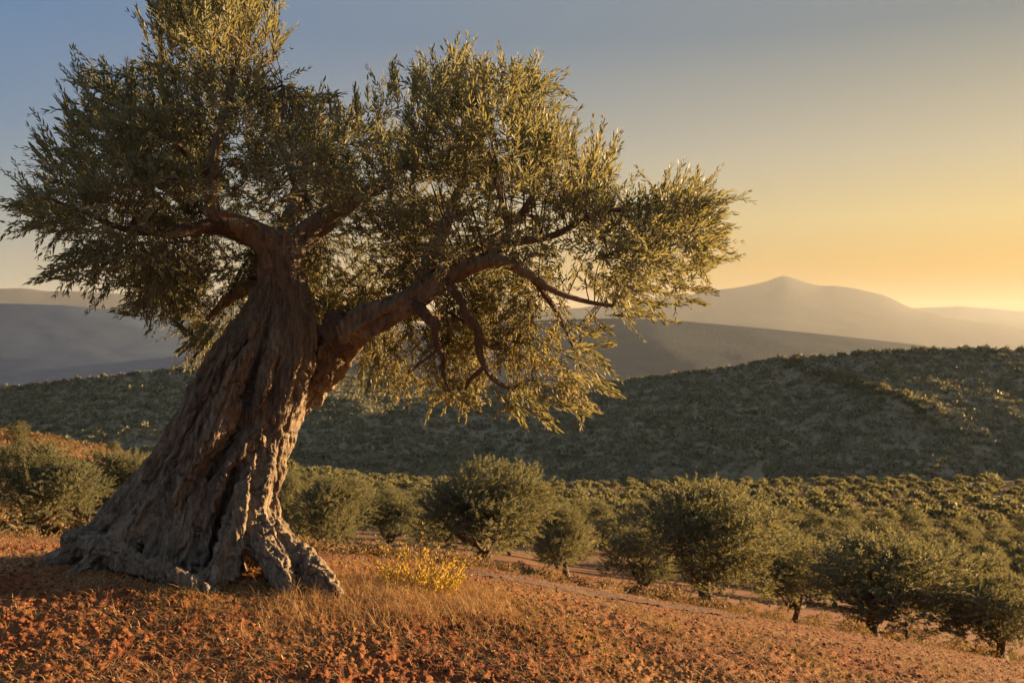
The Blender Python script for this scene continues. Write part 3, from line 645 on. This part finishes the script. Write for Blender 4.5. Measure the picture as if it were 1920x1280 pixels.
# long shoots standing out of the outline
TIPS = [(100, 300, 62, 255), (90, 360, 12, 378), (110, 400, 20, 350), (140, 230, 108, 180), (150, 265, 110, 215), (120, 505, 55, 520), (170, 520, 70, 505), (190, 150, 150, 130), (300, 60, 280, 0), (320, 0, 305, -60), (350, 60, 330, 30), (440, 30, 425, -30), (500, 100, 552, 38),
        (500, 60, 510, -10), (520, 180, 545, 155), (560, 230, 580, 168), (625, 230, 620, 168), (660, 240, 665, 185), (690, 215, 690, 150), (745, 180, 740, 112), (775, 190, 792, 130), (850, 130, 857, 62), (880, 160, 920, 110), (960, 170, 965, 108), (990, 170, 1003, 112), (1040, 250, 1085, 200),
        (1060, 280, 1062, 225), (1100, 320, 1115, 228), (1130, 340, 1166, 240), (1225, 400, 1252, 300), (1250, 400, 1290, 310), (1280, 410, 1325, 335), (1300, 430, 1358, 372), (1310, 450, 1370, 425), (1300, 500, 1348, 480), (1280, 540, 1340, 546), (1200, 400, 1210, 345), (1170, 570, 1240, 590), (1110, 690, 1168, 742), (1090, 660, 1140, 690), (1060, 760, 1120, 775),
        (1000, 760, 1050, 805), (1120, 630, 1150, 640), (950, 760, 975, 790), (870, 740, 900, 772), (380, 640, 352, 668), (250, 570, 215, 582), (340, 610, 330, 592), (700, 690, 690, 735), (560, 190, 640, 195), (1000, 150, 1040, 165), (1150, 420, 1185, 385)]
tp = np.array(TIPS, float); rep = 4
tp = np.repeat(tp, rep, 0); k = len(tp); dd = 7.1 + rng.normal(size=k) * 0.35
for q_, sg in ((1, 13), (2, 17), (3, 10)):
    mv = rng.normal(size=(k // rep, 2)) * sg; tp[q_::rep] += np.concatenate([mv, mv * 0.8], 1) + rng.normal(size=(k // rep, 4)) * 6; ins_ = tp[q_::rep, 2:] - tp[q_::rep, :2]; tp[q_::rep] -= np.concatenate([ins_, ins_], 1) * rng.uniform(0.05, 0.35, (k // rep, 1))
a3 = np.stack([(tp[:, 0] - 960) / F * dd, dd, CAM_Z - (tp[:, 1] - 640) / F * dd], 1); d2 = dd + rng.normal(size=k) * 0.08
b3 = np.stack([(tp[:, 2] - 960) / F * d2, d2, CAM_Z - (tp[:, 3] - 640) / F * d2], 1)
dv = b3 - a3; dl = np.linalg.norm(dv, axis=1, keepdims=True); dv = dv / dl * np.maximum(dl * 1.35, 0.32); a3 = b3 - dv
Vl, Ql, va, stem = shoots(a3, dv, np.linalg.norm(dv, axis=1) * 0.95, 12, 0.072, 0.0165, rng, bend=0.08, grav=0.02, spread=(0.45, 0.8), var0=rng.uniform(0.1, 0.6, k))
Vs, Qs = tubes3(stem, np.repeat(np.array([[0.003, 0.0024, 0.0017, 0.0009]]), k, 0))
mesh('long_shoots', np.vstack([Vl, Vs]) - hb, [Ql, Qs + len(Vl)], [M['leaf'], M['twig']], hero, attrs={'var': np.concatenate([va, np.zeros(len(Vs))])}, midx=[0, 1])

# ------------------------------------------------------------------ smaller olive trees
def crown_arrays(rg, w, h, zb, nsh, npair, L, Wd, nblob=11, shoot=(0.22, 0.42), tilt=0.0):
    """blobby crown between height zb and h, width w; shoots on and inside its lobes"""
    bl = []
    for k in range(nblob):
        a = rg.uniform(0, 6.28); q = math.sqrt(rg.uniform(0, 1)) * 0.36 * w
        z = zb + (h - zb) * rg.uniform(0.20, 0.80)
        e = 1 - 0.45 * abs((z - zb) / (h - zb) - 0.42) * 2
        e = math.sqrt(max(0.12, 1 - ((z - zb) / (h - zb) - 0.40) ** 2 / 0.30))
        bl.append((q * math.cos(a) * e + tilt * (z - zb), q * math.sin(a) * e, z, rg.uniform(0.15, 0.25) * w * (0.55 + 0.45 * e)))
    bl = np.array(bl); bi = rg.integers(0, nblob, nsh)
    d = unit(rg.normal(size=(nsh, 3))); d[:, 2] = np.where(d[:, 2] < -0.7, -d[:, 2] * 0.6, d[:, 2])
    rad = bl[bi, 3] * rg.uniform(0.25, 1.0, nsh) ** 0.5
    b = bl[bi, :3] + d * rad[:, None] * np.array([1, 1, 0.85])
    dr = d + np.array([0, 0, 0.55]) + rg.normal(size=(nsh, 3)) * 0.35
    v0 = np.clip(rg.uniform(0.05, 0.65, nsh) + 0.25 * noise(b * 1.6 + 3), 0, 1)
    V, Q, va, stem = shoots(b, dr, rg.uniform(*shoot, nsh) * w / 3.2, npair, L, Wd, rg, grav=0.06, var0=v0)
    return V, Q, va, bl
def trunk_arrays(rg, h, zb, bl, r0, seg=14, step=0.06):
    Vs, Fs, off = [], [], 0
    lean = rg.normal(size=2) * 0.10
    fork = np.array([lean[0], lean[1], zb * 0.75 + 0.05 * h])
    rows = [(0, 0, -0.35, r0 * 1.7), (0, 0, 0.02, r0 * 1.45), (lean[0] * 0.4, lean[1] * 0.4, fork[2] * 0.45, r0), (*fork, r0 * 0.9)]
    sets = [rows]
    for b in bl[np.argsort(-bl[:, 3])][:6]:
        m_ = (fork + b[:3]) / 2 + np.array([0, 0, -0.06 * h])
        sets.append([(*fork, r0 * 0.75), (*m_, r0 * 0.42), (*(b[:3] + [0, 0, 0.1]), r0 * 0.14)])
    for k, rw in enumerate(sets):
        V, fs = sweep(rw, seg, step, 0.12, 4, 0.22, 6, 1.5, seed=k * 1.9 + h)
        Vs.append(V); Fs += [f + off for f in fs]; off += len(V)
    return np.vstack(Vs), Fs
NEAR_V = []
for k in range(4):
    rg = np.random.default_rng(100 + k)
    V, Q, va, bl = crown_arrays(rg, 3.2, 2.8, 0.42, 2100, 7, 0.090, 0.027, 22, (0.18, 0.40), tilt=(0.1, -0.08, 0.2, 0.0)[k])
    Vt, Ft = trunk_arrays(rg, 2.8, 0.75, bl, 0.13)
    NEAR_V.append((V, Q, va, Vt, Ft))
_near_src = {}
def near_tree(px, d, ytop, wpx, var, rz, label, group='olive trees just below the crest'):
    g = gp(px, d); ztop = CAM_Z - (ytop - 640) / F * d; h = ztop - g[2]; wid = wpx / F * d
    t = empty('small_olive_tree', g - np.array([0, 0, 0.02]), rz); t.scale = (wid / 2.85, wid / 2.85, h / 2.95)
    tag(t, label, 'tree', group)
    if var not in _near_src:
        V, Q, va, Vt, Ft = NEAR_V[var]
        a = mesh('trunk', Vt, Ft, M['far_bark'], t, smooth=True); b = mesh('crown', V, [Q], M['leaf_far'], t, attrs={'var': va})
        _near_src[var] = (a, b)
    else:
        for s_ in _near_src[var]:
            c = s_.copy(); C.objects.link(c); c.parent = t
    return t
near_tree(892, 25, 848, 250, 0, 0.4, 'broad round olive tree with a visible dark trunk behind the golden shrub')
near_tree(1325, 22, 884, 310, 1, 2.0, 'tallest rounded olive tree right of centre with a forked trunk at the crest')
near_tree(1195, 27, 980, 140, 2, 1.0, 'small shaded olive tree tucked against the left side of the tallest right-hand one')
near_tree(1630, 19.5, 978, 330, 3, 4.0, 'wide low olive tree whose foot is hidden by the ploughed slope at right')
near_tree(1880, 18, 1075, 200, 2, 3.0, 'olive tree cut off by the right edge of the photo at the slope foot')
near_tree(1062, 34, 940, 125, 3, 1.2, 'small olive tree peeping out right of the broad round one')
near_tree(622, 28, 882, 150, 1, 5.0, 'olive tree standing clear just right of the old trunk')
near_tree(530, 31, 886, 110, 2, 2.2, 'narrow olive tree half hidden by the right edge of the old trunk')
near_tree(738, 36, 915, 125, 0, 3.3, 'olive tree in the gap left of the broad round one')
near_tree(62, 24, 822, 235, 0, 2.6, 'leafy olive tree catching the sun at the left edge of the photo')
near_tree(222, 27, 832, 165, 1, 0.9, 'darker olive tree touching the left side of the old trunk')
near_tree(1490, 27, 1000, 130, 0, 5.2, 'dim olive tree between the tallest right-hand one and the wide low one')

# ------------------------------------------------------------------ grove on the valley slope
GV = []
for k in range(5):
    rg = np.random.default_rng(200 + k)
    V, Q, va, bl = crown_arrays(rg, 3.4, 2.7, 0.05, 420, 4, 0.19, 0.075, 16, (0.2, 0.42))
    Vt, Ft = trunk_arrays(rg, 2.7, 0.4, bl, 0.10, 6, 0.3)
    off = len(V); GV.append((np.vstack([V, Vt]), [Q] + [f + off for f in Ft], np.concatenate([va, np.zeros(len(Vt))]), [0] + [1] * len(Ft)))
sp = []
gy = 40.0
while gy < 262:
    sx = 4.6 + 0.008 * gy
    gx_ = np.arange(-0.66 * gy, 0.66 * gy, sx); gx_ = gx_ + rng.normal(size=len(gx_)) * sx * 0.24
    for x_ in gx_: sp.append((x_, gy + rng.normal() * sx * 0.25))
    gy += 3.9 + 0.015 * gy
sp = np.array(sp); px_g = 960 + F * sp[:, 0] / sp[:, 1]
keep = (sp[:, 1] < interp(px_g, CREST_D) * 1.04) & (px_g > -120) & (px_g < 2040)
keep &= noise(np.stack([sp[:, 0] * 0.03, sp[:, 1] * 0.03, 0 * sp[:, 0]], 1)) > -0.6
left_dry = (px_g < 330) & (sp[:, 1] > 40); keep &= ~(left_dry & (rng.uniform(size=len(sp)) < 0.45))
sp = sp[keep]; sp = sp[np.argsort(sp[:, 1])]
gs = []; zz = gz(sp[:, 0], sp[:, 1])
NI = 290
src = {}
for i, (x_, y_) in enumerate(sp[:NI]):
    k = i % 5; g_ = rng.uniform(0.62, 1.0)
    px_i = 960 + F * x_ / y_
    lab = ('small olive tree on the sunlit reddish rise left of the old trunk' if px_i < 330 else
           'small olive tree in the grove on the valley slope below the crest' if y_ < 90 else 'little olive tree far down in the valley grove below the dark hill')
    grp = ('trees on the reddish rise' if px_i < 330 else 'grove trees on the valley slope' if y_ < 90 else 'far grove trees in the valley')
    if k not in src:
        V, fs, va, mi = GV[k]; o = mesh('grove_olive_tree', V, fs, [M['leaf_far'], M['far_bark']], attrs={'var': va}, midx=mi); src[k] = o
    else:
        o = src[k].copy(); C.objects.link(o)
    if px_i < 330: g_ *= 0.55
    o.location = (x_, y_, zz[i] - 0.05); o.rotation_euler = (0, 0, rng.uniform(0, 6.28)); o.scale = (g_ * rng.uniform(0.9, 1.15), g_ * rng.uniform(0.9, 1.15), g_ * rng.uniform(0.85, 1.1))
    tag(o, lab, 'tree', grp)

def bush_mass(name, pos, size, nleaf, rg, material, label, cat, flat=0.8, lf=0.5):
    """many far bushes as one mass: leafy lumps of quads"""
    n = len(pos); m = nleaf
    d = unit(rg.normal(size=(n, m, 3))); d[..., 2] = np.abs(d[..., 2])
    rad = size[:, None, None] * rg.uniform(0.55, 1.0, (n, m, 1)) * np.array([1, 1, flat])
    c = (pos[:, None] + d * rad).reshape(-1, 3); dd_ = (d + rg.normal(size=d.shape) * 0.6 + [0, 0, 0.3]).reshape(-1, 3)
    sz = np.repeat(size, m) * rg.uniform(0.7, 1.3, n * m) * lf
    var = np.clip(np.repeat(rg.uniform(0, 0.8, n), m) + rg.normal(size=n * m) * 0.15, 0, 1)
    V, Q, va = leaves(c - unit(dd_) * sz[:, None] * 0.5, dd_, rg.normal(size=dd_.shape), sz, sz * 0.62, var)
    return tag(mesh(name, V, [Q], material, attrs={'var': va}), label, cat, None, 'stuff')
rest = sp[NI:]
rp = np.stack([rest[:, 0], rest[:, 1], zz[NI:] + 0.9], 1)
bush_mass('far_grove', rp, rng.uniform(1.2, 2.0, len(rp)), 160, rng, M['leaf_far'], 'mass of olive crowns at the far end of the valley grove', 'grove', 0.8, 0.33)

# scrub and olives over the dark hill
u_, d_, z_ = hill_g; dz = d_; 
def hill_z(x, d):
    u = x / d; iu = np.clip((u - u_[0]) / (u_[1] - u_[0]), 0, len(u_) - 1.001); jd = np.clip(np.interp(d, d_, np.arange(len(d_))), 0, len(d_) - 1.001)
    i0 = iu.astype(int); j0 = jd.astype(int); fu = iu - i0; fd = jd - j0
    return (z_[j0, i0] * (1 - fu) + z_[j0, i0 + 1] * fu) * (1 - fd) + (z_[j0 + 1, i0] * (1 - fu) + z_[j0 + 1, i0 + 1] * fu) * fd
nb = 24000
hy = rng.uniform(296, 436, nb); hx = rng.uniform(-0.62, 0.62, nb) * hy
row = rng.uniform(size=nb) < 0.22; hy = np.where(row, np.round(hy / 5.2) * 5.2 + rng.normal(size=nb) * 0.5 + 2.5 * np.sin(hx * 0.03), hy)
kp = noise(np.stack([hx * 0.02, hy * 0.02, 0 * hx + 5], 1)) + 0.6 * noise(np.stack([hx * 0.07, hy * 0.07, 0 * hx + 5], 1)) > -0.8
hx, hy = hx[kp], hy[kp]
hp = np.stack([hx, hy, hill_z(hx, hy) - 0.1], 1)
bush_mass('hill_scrub', hp, rng.uniform(0.6, 1.3, len(hp)) * rng.choice([1, 1, 1, 1.5, 2.0], len(hp)), 16, rng, M['leaf_hill'], 'dark scrub and olives covering the shaded hill across the valley', 'scrub', 0.85)
ny = 230; tx = np.linspace(-0.60, 0.60, ny) + rng.normal(size=ny) * 0.002; ty = 430 + rng.normal(size=ny) * 3
tpx = 960 + F * tx; big = rng.uniform(0.8, 1.7, ny) * np.where(tpx > 1450, 1.35, 1.0)
cpz = np.stack([tx * ty, ty, hill_z(tx * ty, ty) + 0.2], 1)
k = rng.uniform(0, 1, 120); lx = (0.275 + (0.41 - 0.275) * k) ; ld = 420 + (352 - 420) * k + rng.normal(size=120) * 2.5; lx = lx * ld + rng.normal(size=120) * 2.0
bush_mass('hedge_row', np.stack([lx, ld, hill_z(lx, ld)], 1), rng.uniform(1.0, 2.0, 120), 60, rng, M['leaf_far'], 'line of sunlit bushes running diagonally down the shaded hill', 'bushes', 1.0)
bush_mass('hilltop_trees', cpz, big, 60, rng, M['leaf_hill'], 'row of dark trees along the skyline of the shaded hill', 'treeline', 1.1)

# ------------------------------------------------------------------ shrubs, grass, straw, clods
def stems_mesh(name, base, spread, hgt, nst, rg, lm, sm, parent=None, L=0.035, Wd=0.011, pairs=8):
    a = rg.uniform(0, 6.28, nst); q = np.sqrt(rg.uniform(0, 1, nst))
    b = np.stack([q * np.cos(a) * spread * 0.55, q * np.sin(a) * spread * 0.45, np.full(nst, -0.02)], 1)
    dr = np.stack([np.cos(a) * q * 0.75, np.sin(a) * q * 0.75, np.ones(nst)], 1) + rg.normal(size=(nst, 3)) * 0.22
    ln = hgt * rg.uniform(0.35, 1.0, nst) * np.where(rg.uniform(size=nst) < 0.08, 1.4, 1.0) * (1 - 0.3 * (b[:, 0] > 0.1))
    V, Q, va, st = shoots(b, dr, ln, pairs, L, Wd, rg, bend=0.25, grav=0.08, spread=(0.5, 1.2))
    Vs, Qs = tubes3(st, np.repeat(np.array([[0.003, 0.0025, 0.002, 0.001]]), nst, 0))
    return (V, Q, va), (Vs, Qs)
def solve_ground(px, py):
    best = None
    for d in np.arange(4.3, 12, 0.02):
        x = (px - 960) / F * d; y = 640 + (CAM_Z - ground_h(np.array([x]), np.array([d]))[0]) / d * F
        if y <= py: return d
    return 9.0
sd = solve_ground(795, 1108)
shrub = empty('dry_shrub', gp(792, sd)); tag(shrub, 'golden yellow dry shrub on the crest right of the old trunk', 'shrub')
(lv, lq, lva), (sv, sq) = stems_mesh('x', None, 0.42, 0.42, 120, np.random.default_rng(31), None, None, L=0.034, Wd=0.012, pairs=8)
mesh('foliage', lv, [lq], M['gold_leaf'], shrub, attrs={'var': lva}); mesh('stems', sv, [sq], M['brush'], shrub, attrs={'var': np.full(len(sv), 0.6)})

def blades(n, x, y, z, hgt, wd, lean, rg, curl=0.5, along=0.0):
    """curved blades of three segments"""
    a = rg.uniform(0, 6.28, n); a = np.where(rg.uniform(size=n) < along, rg.normal(size=n) * 0.5 - 0.35 + math.pi * rg.integers(0, 2, n), a); hd = np.stack([np.cos(a), np.sin(a), np.zeros(n)], 1); sd_ = np.stack([-np.sin(a), np.cos(a), np.zeros(n)], 1)
    b = np.stack([x, y, z], 1); t = np.array([0, 0.35, 0.7, 1.0]); V = np.empty((n, 8, 3))
    cu = (rg.uniform(-1, 1, n) * curl)[:, None]
    for k, tk in enumerate(t):
        ang = lean + (1.2 * tk) * rg.uniform(0.2, 1, n)
        p = b + hd * (hgt * tk * np.sin(ang))[:, None] + np.array([0, 0, 1.0]) * (hgt * tk * np.cos(ang))[:, None] + sd_ * cu * (hgt * tk * tk)[:, None]
        wk = (wd * (1 - 0.8 * tk))[:, None] * 0.5; V[:, 2 * k] = p - sd_ * wk; V[:, 2 * k + 1] = p + sd_ * wk
    k = np.arange(n)[:, None] * 8
    Q = np.concatenate([k + np.array([[2 * i, 2 * i + 1, 2 * i + 3, 2 * i + 2]]) for i in range(3)])
    return V.reshape(-1, 3), Q
def near_scatter(n, rg, d0=3.9, d1=11.0, dens=None):
    d = 1 / rg.uniform(1 / d1, 1 / d0, n) ; d = np.where(rg.uniform(size=n) < 0.5, d, rg.uniform(d0, d1, n))
    x = rg.uniform(-0.62, 0.62, n) * d
    if dens is not None:
        k = dens(x, d) > rg.uniform(0, 1, n); x, d = x[k], d[k]
    return x, d
def straw_density(x, y):
    p = np.stack([x, y, 0 * x], 1)
    return np.clip(0.45 + 1.4 * fbm(p * 0.9 + 21, 4) + 0.5 * sstep(-1.8, 0.2, x), 0.05, 1)
rg = np.random.default_rng(55)
x, y = near_scatter(190000, rg, 3.9, 15.5, dens=straw_density); n = len(x)
V, Q = blades(n, x, y, gz(x, y) - 0.002, rg.uniform(0.025, 0.105, n), rg.uniform(0.0025, 0.007, n), rg.uniform(0.45, 1.5, n), rg, 1.3, 0.6 * sstep(-1.5, 1.0, x))
tag(mesh('straw', V, [Q], M['straw'], attrs={'var': np.repeat(np.clip(rg.normal(0.42, 0.22, n) + 0.35 * fbm(np.stack([x * 1.3, y * 1.3, 0 * x], 1), 2) + 0.12 * sstep(-1.5, 1, x), 0, 1), 8)}), 'dry straw and stalks strewn over the red soil', 'straw', None, 'stuff')
# fallen leaves
x, y = near_scatter(26000, rg, 3.9, 14, dens=straw_density); n = len(x)
ax = rg.normal(size=(n, 3)) * [1, 1, 0.6]; V, Q, va = leaves(np.stack([x, y, gz(x, y) + 0.006], 1), ax, rg.normal(size=(n, 3)) * 0.5 + [0, 0, 1], rg.uniform(0.018, 0.042, n), rg.uniform(0.005, 0.010, n), np.clip(rg.normal(0.35, 0.25, n), 0, 1))
tag(mesh('leaf_litter', V, [Q], M['straw'], attrs={'var': va}), 'fallen dry leaves littering the red soil', 'litter', None, 'stuff')
# clods
def clods(n, rg):
    x, y = near_scatter(n, rg, 4.0, 14.0); n = len(x); r = rg.uniform(0.003, 0.009, n) * rg.choice([1, 1, 1, 1, 1, 1.8, 2.6], n)
    base = unit(np.array([(0, 0, 1), (1, 0, .3), (.3, .95, .3), (-.8, .6, .3), (-.8, -.6, .3), (.3, -.95, .3), (0, 0, -1)], float))
    F3 = np.array([(0, 1, 2), (0, 2, 3), (0, 3, 4), (0, 4, 5), (0, 5, 1), (6, 2, 1), (6, 3, 2), (6, 4, 3), (6, 5, 4), (6, 1, 5)])
    V = base[None] * r[:, None, None] * rg.uniform(0.6, 1.35, (n, 7, 1)) * np.array([1, 1, 0.7])
    a = rg.uniform(0, 6.28, n); ca, sa = np.cos(a)[:, None], np.sin(a)[:, None]
    V = np.stack([V[..., 0] * ca - V[..., 1] * sa, V[..., 0] * sa + V[..., 1] * ca, V[..., 2]], -1) + np.stack([x, y, gz(x, y) + r * 0.25], 1)[:, None]
    T = (np.arange(n)[:, None, None] * 7 + F3[None]).reshape(-1, 3)
    return V.reshape(-1, 3), T
V, T = clods(42000, rg)
tag(mesh('soil_clods', V, [T], M['soil'], smooth=True, attrs={'far': np.zeros(len(V))}), 'crumbled red soil clods over the ploughed slope', 'soil', None, 'stuff')
# standing dry grass and weeds in patches
def patch(pxs, n, hg, rg, sp_=0.35):
    X_, Y_ = [], []
    for px, py, wpx in pxs:
        d = solve_ground(px, py); m = int(n * wpx / 100); X_.append((px - 960) / F * d + rg.normal(size=m) * wpx / F * d * 0.5); Y_.append(d + rg.normal(size=m) * sp_)
    return np.concatenate(X_), np.concatenate(Y_)
x, y = patch([(680, 1090, 90), (740, 1110, 110), (800, 1130, 110), (640, 1110, 70), (860, 1110, 80), (720, 1140, 120), (900, 1140, 90), (560, 1130, 60)], 900, 0.1, rg); n = len(x)
V, Q = blades(n, x, y, gz(x, y) - 0.004, rg.uniform(0.05, 0.17, n), rg.uniform(0.002, 0.005, n), rg.uniform(0.0, 0.6, n), rg)
tag(mesh('dry_grass', V, [Q], M['straw'], attrs={'var': np.repeat(rg.uniform(0.35, 1, n), 8)}), 'pale dry grass standing round the golden shrub', 'grass', None, 'stuff')
x, y = patch([(850, 1150, 60), (1090, 1190, 90), (1110, 1220, 70), (960, 1130, 70), (1250, 1180, 60), (1400, 1200, 70), (1180, 1150, 60), (1530, 1240, 80), (980, 1180, 70), (330, 1110, 60), (400, 1130, 60), (1730, 1250, 60)], 900, 0.05, rg, 0.3); n = len(x)
V, Q = blades(n, x, y, gz(x, y) - 0.004, rg.uniform(0.015, 0.06, n), rg.uniform(0.002, 0.005, n), rg.uniform(0.1, 1.0, n), rg)
tag(mesh('weeds', V, [Q], M['weed'], attrs={'var': np.repeat(rg.uniform(0.1, 1, n), 8)}), 'low yellow green weeds in patches on the slope', 'weeds', None, 'stuff')
m = 7000; bd = 1 / rng.uniform(1 / 128, 1 / 32, m); bpx = rng.uniform(-600, 480, m); bx = (bpx - 960) / F * bd; kk = bd < interp(bpx, CREST_D) * 1.02; bx, bd = bx[kk], bd[kk]
bush_mass('rise_scrub', np.stack([bx, bd, gz(bx, bd) - 0.05], 1), rng.uniform(0.25, 0.8, len(bx)), 40, rng, M['brush'], 'russet scrub covering the sunlit rise left of the old trunk', 'scrub', 0.9, 0.3)
m = 5200; bd = 1 / rng.uniform(1 / 255, 1 / 62, m); bd = np.where(rng.uniform(size=m) < 0.5, bd, rng.uniform(62, 255, m)); bpx = rng.uniform(430, 2000, m); bx = (bpx - 960) / F * bd; kk = bd < interp(bpx, CREST_D) * 1.02; bx, bd = bx[kk], bd[kk]
bush_mass('grove_undergrowth', np.stack([bx, bd, gz(bx, bd) - 0.05], 1), rng.uniform(0.25, 0.8, len(bx)) * (1 + bd / 260), 26, rng, M['leaf_far'], 'low scrub and dry weeds between the grove trees on the valley slope', 'undergrowth', 0.6, 0.36)
x, y = patch([(420, 1125, 70), (250, 1108, 90), (480, 1122, 70), (120, 1092, 70), (340, 1120, 80), (180, 1100, 80), (580, 1118, 60), (300, 1095, 60)], 620, 0.1, rg, 0.22); n = len(x)
V, Q = blades(n, x, y, gz(x, y) - 0.004, rg.uniform(0.015, 0.07, n), rg.uniform(0.002, 0.006, n), rg.uniform(0.2, 1.3, n), rg, 1.0)
tag(mesh('root_litter', V, [Q], M['straw'], attrs={'var': np.repeat(rg.uniform(0.0, 0.8, n), 8)}), 'short dry stalks and litter drifted against the roots of the old tree', 'litter', None, 'stuff')
# dry brush on the slope behind the crest
m = 900; bd = rng.uniform(14.5, 34, m); bx = rng.uniform(-0.6, 0.6, m) * bd
kk = noise(np.stack([bx * 0.25, bd * 0.25, 0 * bx], 1)) > -0.1; bx, bd = bx[kk], bd[kk]
bush_mass('undergrowth', np.stack([bx, bd, gz(bx, bd)], 1), rng.uniform(0.12, 0.40, len(bx)), 230, rng, M['brush'], 'dry brown undergrowth between the olive trees below the crest', 'undergrowth', 0.8, 0.14)

# ------------------------------------------------------------------ haze
HZ = 0.0000175
hm, hn, ho = mat('haze')
pv = N(hn, 'ShaderNodeVolumePrincipled'); pv.inputs['Color'].default_value = (0.84, 0.88, 0.88, 1); pv.inputs['Density'].default_value = HZ; pv.inputs['Anisotropy'].default_value = 0.25
hn.links.new(pv.outputs[0], ho.inputs['Volume'])
b = np.array([(x, y, z) for z in (-312, 1000) for y in (-120, 25600) for x in (-19800, 19800)], float)
haze = mesh('haze', b, [np.array([[0, 2, 3, 1], [4, 5, 7, 6], [0, 1, 5, 4], [2, 6, 7, 3], [0, 4, 6, 2], [1, 3, 7, 5]])], hm)
tag(haze, 'thin golden haze filling the valley air', 'haze', None, 'stuff')
